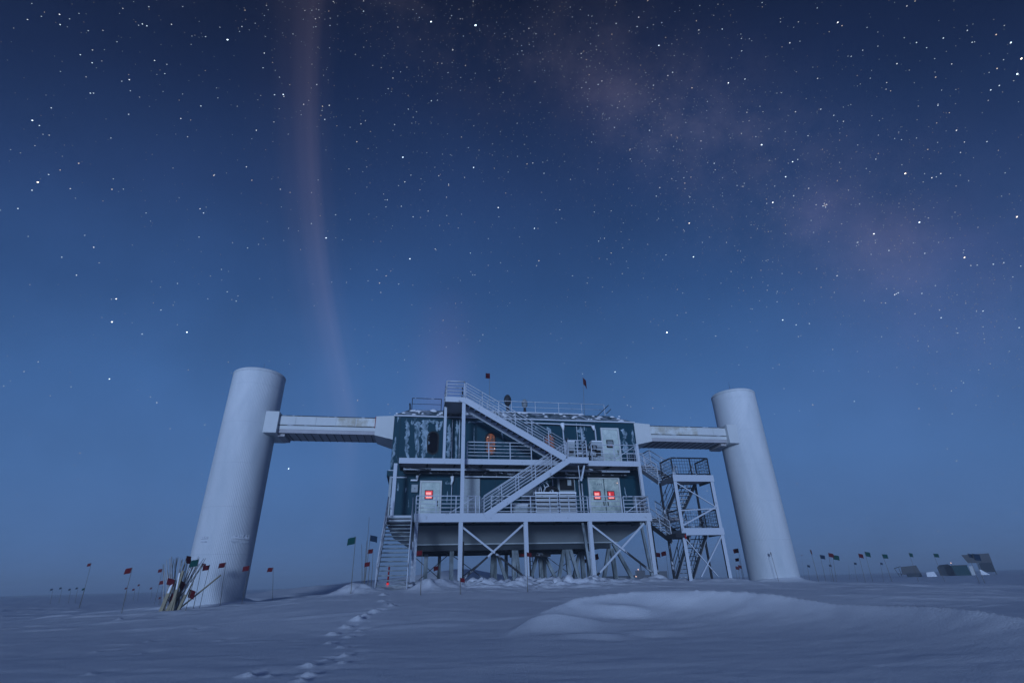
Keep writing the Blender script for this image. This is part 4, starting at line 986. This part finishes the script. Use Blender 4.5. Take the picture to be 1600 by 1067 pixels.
FL = [
 (143,879,123,951,'red',-1,'leaning red marker flag farthest left in the snow, large and near',.36,None),
 (133,918,124,949,'grn',-1,'short green marker flag on the same spot as the far left red flag',.27,None),
 (207,886,198,930,'red',-1,'red marker flag alone midway between the far left flag and the left tower',.40,31),
 (254,888,241,944,'red',-1,'red marker flag just left of the pole stack at the left tower',.38,None),
 (311,873,291,948,'grn',-1,'large green marker flag in front of the left tower',.42,27.6),
 (316,879,303,946,'red',1,'red marker flag touching the large green flag on its right',.26,30.6),
 (328,882,312,948,'red',-1,'red marker flag second right of the green flag at the left tower',.34,31.0),
 (353,878,345,941,'red',-1,'red marker flag before the middle of the left tower',.34,31.2),
 (390,883,377,947,'red',-1,'red marker flag against the right edge of the left tower',.34,32.0),
 (427,886,426,938,'red',-1,'red marker flag standing alone just right of the left tower',.32,None),
 (556,838,548,929,'grn',-1,'tall green marker flag left of the entry stair',.36,None),
 (579,835,570,902,'navy',1,'dark blue marker flag close beside the entry stair',.36,27),
 (583,857,581,905,'red',-1,'upper red marker flag beside the entry stair',.26,28),
 (578,877,575,912,'red',-1,'lower red marker flag beside the foot of the entry stair',.24,26),
 (660,859,657,930,'red',-1,'red marker flag in front of the white underside, right of the entry stair',.22,None),
 (685,883,681,905,'red',-1,'small red marker flag seen between the entry stair and the first deck post',.32,36),
 (719,902,719,929,'red',1,'short red marker flag at the foot of the first deck post',.18,None),
 (823,862,824,925,'dkred',1,'thin red marker flag before the second deck post',.2,None),
 (847,872,848,890,'dkred',-1,'tiny dark red flag far behind the building legs',.45,60),
 (934,864,930,898,'red',-1,'broad red marker flag behind the third deck post',.5,42),
 (919,872,919,897,'red',-1,'small red marker flag left of the third deck post',.34,44),
 (1024,862,1026,890,'red',1,'red marker flag behind the right deck post',.42,45),
 (1040,860,1043,895,'red',-1,'red marker flag between the building and the stair tower',.42,45),
 (1153,856,1162,900,'red',-1,'upper red marker flag between stair tower and right cable tower',.40,42),
 (1154,871,1160,900,'red',-1,'lower red marker flag between stair tower and right cable tower',.30,44),
 (1204,862,1217,909,'red',1,'narrow red marker flag in front of the right cable tower',.26,None),
 (1252,866,1257,903,'red',1,'red marker flag just right of the right cable tower',.42,None),
 (1266,858,1279,908,'red',1,'tall faded red marker flag second right of the cable tower',.34,None),
 (1281,866,1287,897,'navy',1,'dark marker flag third right of the cable tower',.42,48),
 (1294,863,1301,903,'dkred',1,'dark red marker flag behind the paired green and red flags',.38,42),
 (1301,866,1303,896,'grn',1,'green marker flag tucked behind a red one right of the cable tower',.5,48),
 (1298,871,1307,899,'red',1,'red marker flag in front of a green one right of the cable tower',.46,None),
 (1341,864,1351,905,'dkred',1,'dark red flag left of the green flag in the right middle distance',.42,46),
 (1351,861,1360,897,'grn',1,'green flag beside the dark red one in the right middle distance',.55,52),
 (1378,865,1392,903,'grn',1,'green leaning flag left of the far frame shelter',.44,46),
 (1420,863,1431,897,'grn',1,'green flag above the far frame shelter',.5,58),
 (1458,864,1473,899,'grn',1,'green flag left of the far dark hut',.5,58),
 (1512,864,1524,894,'navy',1,'dark flag in front of the far raised cabin, left of a wider one',.55,60),
 (1519,864,1533,896,'navy',1,'wide dark flag in front of the far raised cabin',.95,60),
]
for tu, tv, bu, bv, c, dr, lab, sz, D in FL: F(tu, tv, bu, bv, c, dr, lab, sz, D, narrow=(lab.startswith('narrow') or 'faded' in lab))
# tiny distant flags
for i, (u, v) in enumerate([(83,919),(97,917),(111,919),(122,917)]): F(u, v, u-3, v+20, 'navy', -1, 'tiny dark flag in the row of four far out at the left edge', .36, 85, group='row of tiny flags at the far left')
for i, (u, v) in enumerate([(199,917),(211,919),(219,912),(238,917)]): F(u, v, u-2, v+18, 'dkred', -1, 'tiny dark red flag far out between the far left flag and the left tower', .36, 85, group='tiny flags left of the left tower')
F(257,906,251,932,'red',-1,'small red flag half hidden behind the pole stack',.40,48); F(252,932,250,944,'dkred',-1,'very short dark red flag at the foot of the planks',.22,None)
for u, v in [(1261,882),(1295,881),(1334,878),(1375,878)]: F(u, v, u+3, v+22, 'navy', 1, 'tiny dark flag on the far snow right of the cable tower', .38, 80, group='tiny flags right of the right tower')
for u, v in [(1149,884),(1153,882)]: F(u, v, u+1, v+16, 'dkred', 1, 'tiny dark red flag low between stair tower and right cable tower', .5, 75, group='tiny flags by the stair tower')
# bare poles
for tu, tv, bu, bv, lab, D in [(565,850,568,905,'bare curved stick left of the entry stair, leftmost of three',27), (573,845,569,908,'bare stick between the green and blue flags',27.5), (1326,882,1327,905,'bare bamboo pole standing in the snow right of the cable tower',None), (577,808,571,900,'tall thin bare whip beside the blue flag',28), (845,850,852,912,'thin bare pole under the building',38)]:
    F(tu, tv, bu, bv, 'red', 1, lab, .3, D, cloth=False, name='bare_pole', group='bare poles in the snow')
# roof flags
bx_, by_ = b2w(-1.8, 1.2); F(765, 583, 767, 645, 'dkred', -1, 'faded red flag on a thin pole on the roof beside the roof stair', .42, base=(bx_, by_, 10.5+H), narrow=True, group='flags on the roof', name='roof_flag')
bx_, by_ = b2w(5.0, 1.2); F(911, 589, 916, 645, 'dkred', 1, 'dark red flag on a leaning pole at the right half of the roof', .55, base=(bx_, by_, 10.5+H), narrow=True, group='flags on the roof', name='roof_flag')

# ================================================================== POLE AND PLANK STACK AT THE LEFT TOWER
def pt(u, v, D): d = rayflat(u, v); return Vector((d.x*D, d.y*D, H+d.z*D))
def stick(bu, bv, tu, tv, D, w, h, m, name, lab, cat, grp, dd=0.0, snowy=False):
    if cat == 'plank': w *= .7
    a = pt(bu, bv, D); b = pt(tu, tv, D+dd); g = gz(a.x, a.y); a.z = min(a.z, g-.02)
    mb = MB().use(M[m])
    d = b-a
    if cat == 'pole': mb.tube([(0, 0, 0), tuple(d*.5), tuple(d)], w, 6, r2=w*.6)
    else:
        mb.beam((0, 0, 0), tuple(d), w, h, (0, -1, .3))
        if snowy: mb.use(M['snow']).beam(tuple(d*.55+Vector((0, -.03, h*.6))), tuple(d+Vector((0, -.03, h*.6))), w*.6, .025, (0, -1, .3))
    o = mb.build(name, None); o.location = a; tag(o, lab, cat, grp); return o
for bu, bv, tu, tv, w, lab, sn in [
    (252,951,272,906,.22,'pale broad plank leaning right at the front left of the pole stack',True),
    (261,952,279,925,.20,'yellowish plank lying low at the front of the pole stack',False),
    (266,951,286,892,.16,'long yellowish plank leaning in the middle of the pole stack',False),
    (272,944,281,896,.14,'brown plank leaning behind the middle of the pole stack',True),
    (284,930,299,911,.16,'snow covered plank end sticking right out of the pole stack',True)]:
    stick(bu, bv, tu, tv, 28.6, w, .06, 'wood', 'plank', lab, 'plank', 'planks in the stack at the left tower', .3, sn)
stick(279, 943, 345, 898, 28.8, .05, .05, 'wood', 'long_batten', 'long thin batten leaning right across the foot of the left tower', 'batten', None, .6)
for k in range(46):
    bu = 262+random.uniform(-6, 14); tu = 256+k*1.45+random.uniform(-3, 3); tv = 868+random.uniform(0, 14)+(8 if k < 4 else 0)
    stick(bu+k*.25, 938+random.uniform(0, 6), tu, tv, 29.2+random.uniform(-.4, .4), .02, 0, random.choice(['bamboo', 'fbamboo', 'fbamboo']), 'bamboo_pole', 'thin bamboo pole in the upright bundle left of the left tower', 'pole', 'bamboo poles bundled at the left tower', random.uniform(.2, .8))
for k, (u, v, c) in enumerate([(262, 902, 'dkred'), (282, 905, 'red'), (286, 910, 'dkred'), (270, 925, 'dkred'), (297, 920, 'dkred'), (291, 868, 'dkred')]):
    mb = MB(); flag_mesh(.28, M[c], .9, mb); o = mb.build('furled_flag', None); o.location = pt(u, v, 28.9); o.rotation_euler = (0, .3*k, .9*k)
    tag(o, 'crumpled dark red flag cloth caught in the bamboo bundle' if c == 'dkred' else 'brighter red flag cloth in the middle of the bamboo bundle', 'flag', 'furled flags in the bamboo bundle')

# red glowing marker behind the entry stair
p = pt(606, 908, 31); g = gz(p.x, p.y)
r = tag(empty('red_marker_lamp', (p.x, p.y, g)), 'slim red glowing marker lamp seen through the lower treads of the entry stair', 'lamp')
MB().use(M['redglow']).tube([(0, 0, .0), (0, 0, .42)], .09, 8, r2=.07).build('lit_tube', None, r); MB().use(M['redpaint']).tube([(0, 0, .42), (.02, 0, 1.3)], .05, 8).build('post', None, r)

# ================================================================== FAR HUTS
def far_root(u, D, name, lab):
    d = rayflat(u, 890); x, y = d.x*D, d.y*D; e = tag(empty(name, (x, y, gz(x, y)-.1), -atan2(d.x, d.y)), lab, 'hut'); k = 1-.47*sst(abs(u-800), 300, 600); e.scale = (k, k, 1-.32*sst(abs(u-800), 300, 600)); return e, D
def PX(D): return D/820.0*1.02
S150 = 150.0
# frame shelter
r, D = far_root(1418, 140, 'frame_shelter', 'low grey open frame shelter with sagging roof, leftmost of the far structures')
MB().use(M['hutl']).hexa([(-2.2, 0, .9), (4.0, 0, .3), (4.0, 3, .3), (-2.2, 3, .9), (-1.9, 0, 3.0), (3.2, 0, 3.3), (3.2, 3, 3.3), (-1.9, 3, 3.0)]).build('tarpaulin', None, r)
mb = MB().use(M['hut']); mb.beam((-4.2, 0, 2.6), (-1.9, 0, 3.1), .2, .2).beam((-4, 0, 2.5), (-3.0, 0, 0), .18, .18).beam((-2.6, 0, 2.7), (-2.4, 0, 0), .18, .18).beam((-3.6, 0, 1.2), (-2.2, 0, 1.0), .15, .15); mb.build('frame', None, r)
MB().use(M['hut']).box(-.8, 3.9, -.1, 2.5, 0, 1.2).build('base', None, r)
r, D = far_root(1452, 138, 'snow_block', 'bright square snow block between the frame shelter and the dark hut')
r['category'] = 'snow block'; MB().use(M['snow']).hexa([(-1.4, 0, 0), (1.8, 0, 0), (1.8, 2, 0), (-1.4, 2, 0), (-1.2, .2, 1.3), (1.2, .2, 1.5), (1.2, 2, 1.5), (-1.2, 2, 1.3)]).build('block', None, r)
r, D = far_root(1478, 150, 'dark_hut', 'dark rounded hut on the far snow left of the green container')
MB().use(M['hut']).hexa([(-2.4, 0, 0), (3, 0, 0), (3, 4, 0), (-2.4, 4, 0), (-2.6, 0, 2.6), (2.2, 0, 2.9), (2.2, 4, 2.9), (-2.6, 4, 2.6)]).hexa([(-2.6, .01, 2.61), (2.2, .01, 2.91), (2.2, 4, 2.91), (-2.6, 4, 2.61), (-1.6, 1, 3.3), (1.2, 1, 3.5), (1.2, 3, 3.5), (-1.6, 3, 3.3)]).build('body', None, r)
MB().use(M['grey']).box(2.3, 3.0, -.05, -.001, .6, 1.6).build('door', None, r)
r, D = far_root(1503, 148, 'green_container', 'dark green container on the far snow beside a white wall')
MB().use(M['hutg']).hexa([(-2.3, 0, 0.2), (2.4, 0, 0), (2.4, 4, 0), (-2.3, 4, .2), (-2.9, 0, 2.9), (2.0, 0, 2.9), (2.0, 4, 2.9), (-2.9, 4, 2.9)]).build('body', None, r)
MB().use(M['white']).box(2.45, 3.6, -.05, 3.9, 0, 2.7).build('end_wall', None, r); MB().use(M['hutl']).box(-2.8, 2.2, -.05, 4.05, 2.91, 3.1).build('roof', None, r)
MB().use(M['spark']).box(-2.7, -2.45, -.3, -.1, 3.6, 3.85).build('lamp', None, r); MB().use(M['hut']).tube([(-2.57, -.2, 2.9), (-2.57, -.2, 3.6)], .05, 5).build('mast', None, r)
r, D = far_root(1532, 150, 'raised_cabin', 'large pale raised cabin over a grey lower hut, rightmost of the far structures'); r['category'] = 'cabin'
MB().use(M['hutl']).hexa([(-3.0, 0, 3.6), (4.4, 0, 3.5), (4.4, 5, 3.5), (-3.0, 5, 3.6), (-4.1, 0, 5.9), (4.4, 0, 6.1), (4.4, 5, 6.1), (-4.1, 5, 5.9)]).build('upper_body', None, r)
MB().use(M['hut']).box(.2, 4.3, .2, 4.8, .9, 3.49).build('lower_body', None, r); MB().use(M['hut']).box(-.2, .1, .2, .5, 0, 3.49).box(4.1, 4.3, .2, .5, 0, .89).box(.3, .5, .2, .5, 0, .89).build('leg', None, r)
MB().use(M['snow']).hexa([(-.4, -.5, 0), (2.6, -.5, 0), (2.6, 1, 0), (-.4, 1, 0), (-.4, .0, 1.7), (.2, .0, 1.6), (.2, .19, 1.6), (-.4, .19, 1.7)]).build('snow_ramp', None, r)
# far station seen between the legs
r, D = far_root(1012, 190, 'far_station', 'pale far station with small lights seen between the building legs'); r['category'] = 'building'
mb = MB().use(M['hutl']).box(-5, 2.5, 0, 5, 0, 2.2).box(-4.2, -1, .5, 4, 2.21, 3.6).box(3, 6.2, 0, 4, .2, 3.2); mb.build('wall', None, r)
MB().use(M['white']).box(-8, 6.5, -.4, -.1, .0, .35).build('snow_bank', None, r)
mb = MB().use(M['hut']).box(-2.4, -2.0, 0, .4, 3.61, 6.5).box(1.1, 1.3, 0, .3, 2.21, 7.2); mb.build('mast', None, r)
for x, z in ((-4.1, 1.8), (-3.1, 3.9)): MB().use(M['spark']).box(x-.16, x+.16, -.3, -.05, z-.16, z+.16).build('lamp', None, r)
r, D = far_root(965, 170, 'low_sled', 'low dark sled train far behind the legs left of the far station'); r['category'] = 'sled'
MB().use(M['hut']).box(-4, 5, 0, 2, .5, 1.9).build('load', None, r); MB().use(M['snow']).box(-4.4, 5.4, -.3, 2.2, 0, .45).build('skid', None, r)

# ================================================================== HAZE
HZ = True
if HZ:
    mb = MB(); mb.box(-980, 980, -980, 980, -3.5, 15.7)
    hz = mb.build('haze', None); me = hz.data; me.materials.clear()
    hm = bpy.data.materials.new('haze'); hm.use_nodes = True; n = NT(hm.node_tree)
    pv = n.n('ShaderNodeVolumePrincipled'); pv.inputs['Density'].default_value = 0.0019; pv.inputs['Color'].default_value = (.74, .87, 1, 1); pv.inputs['Anisotropy'].default_value = .0
    ou = n.n('ShaderNodeOutputMaterial'); n.l(pv.outputs[0], ou.inputs['Volume']); me.materials.append(hm)
    tag(hz, 'thin pale blowing snow haze over the plain', 'haze', kind='stuff')
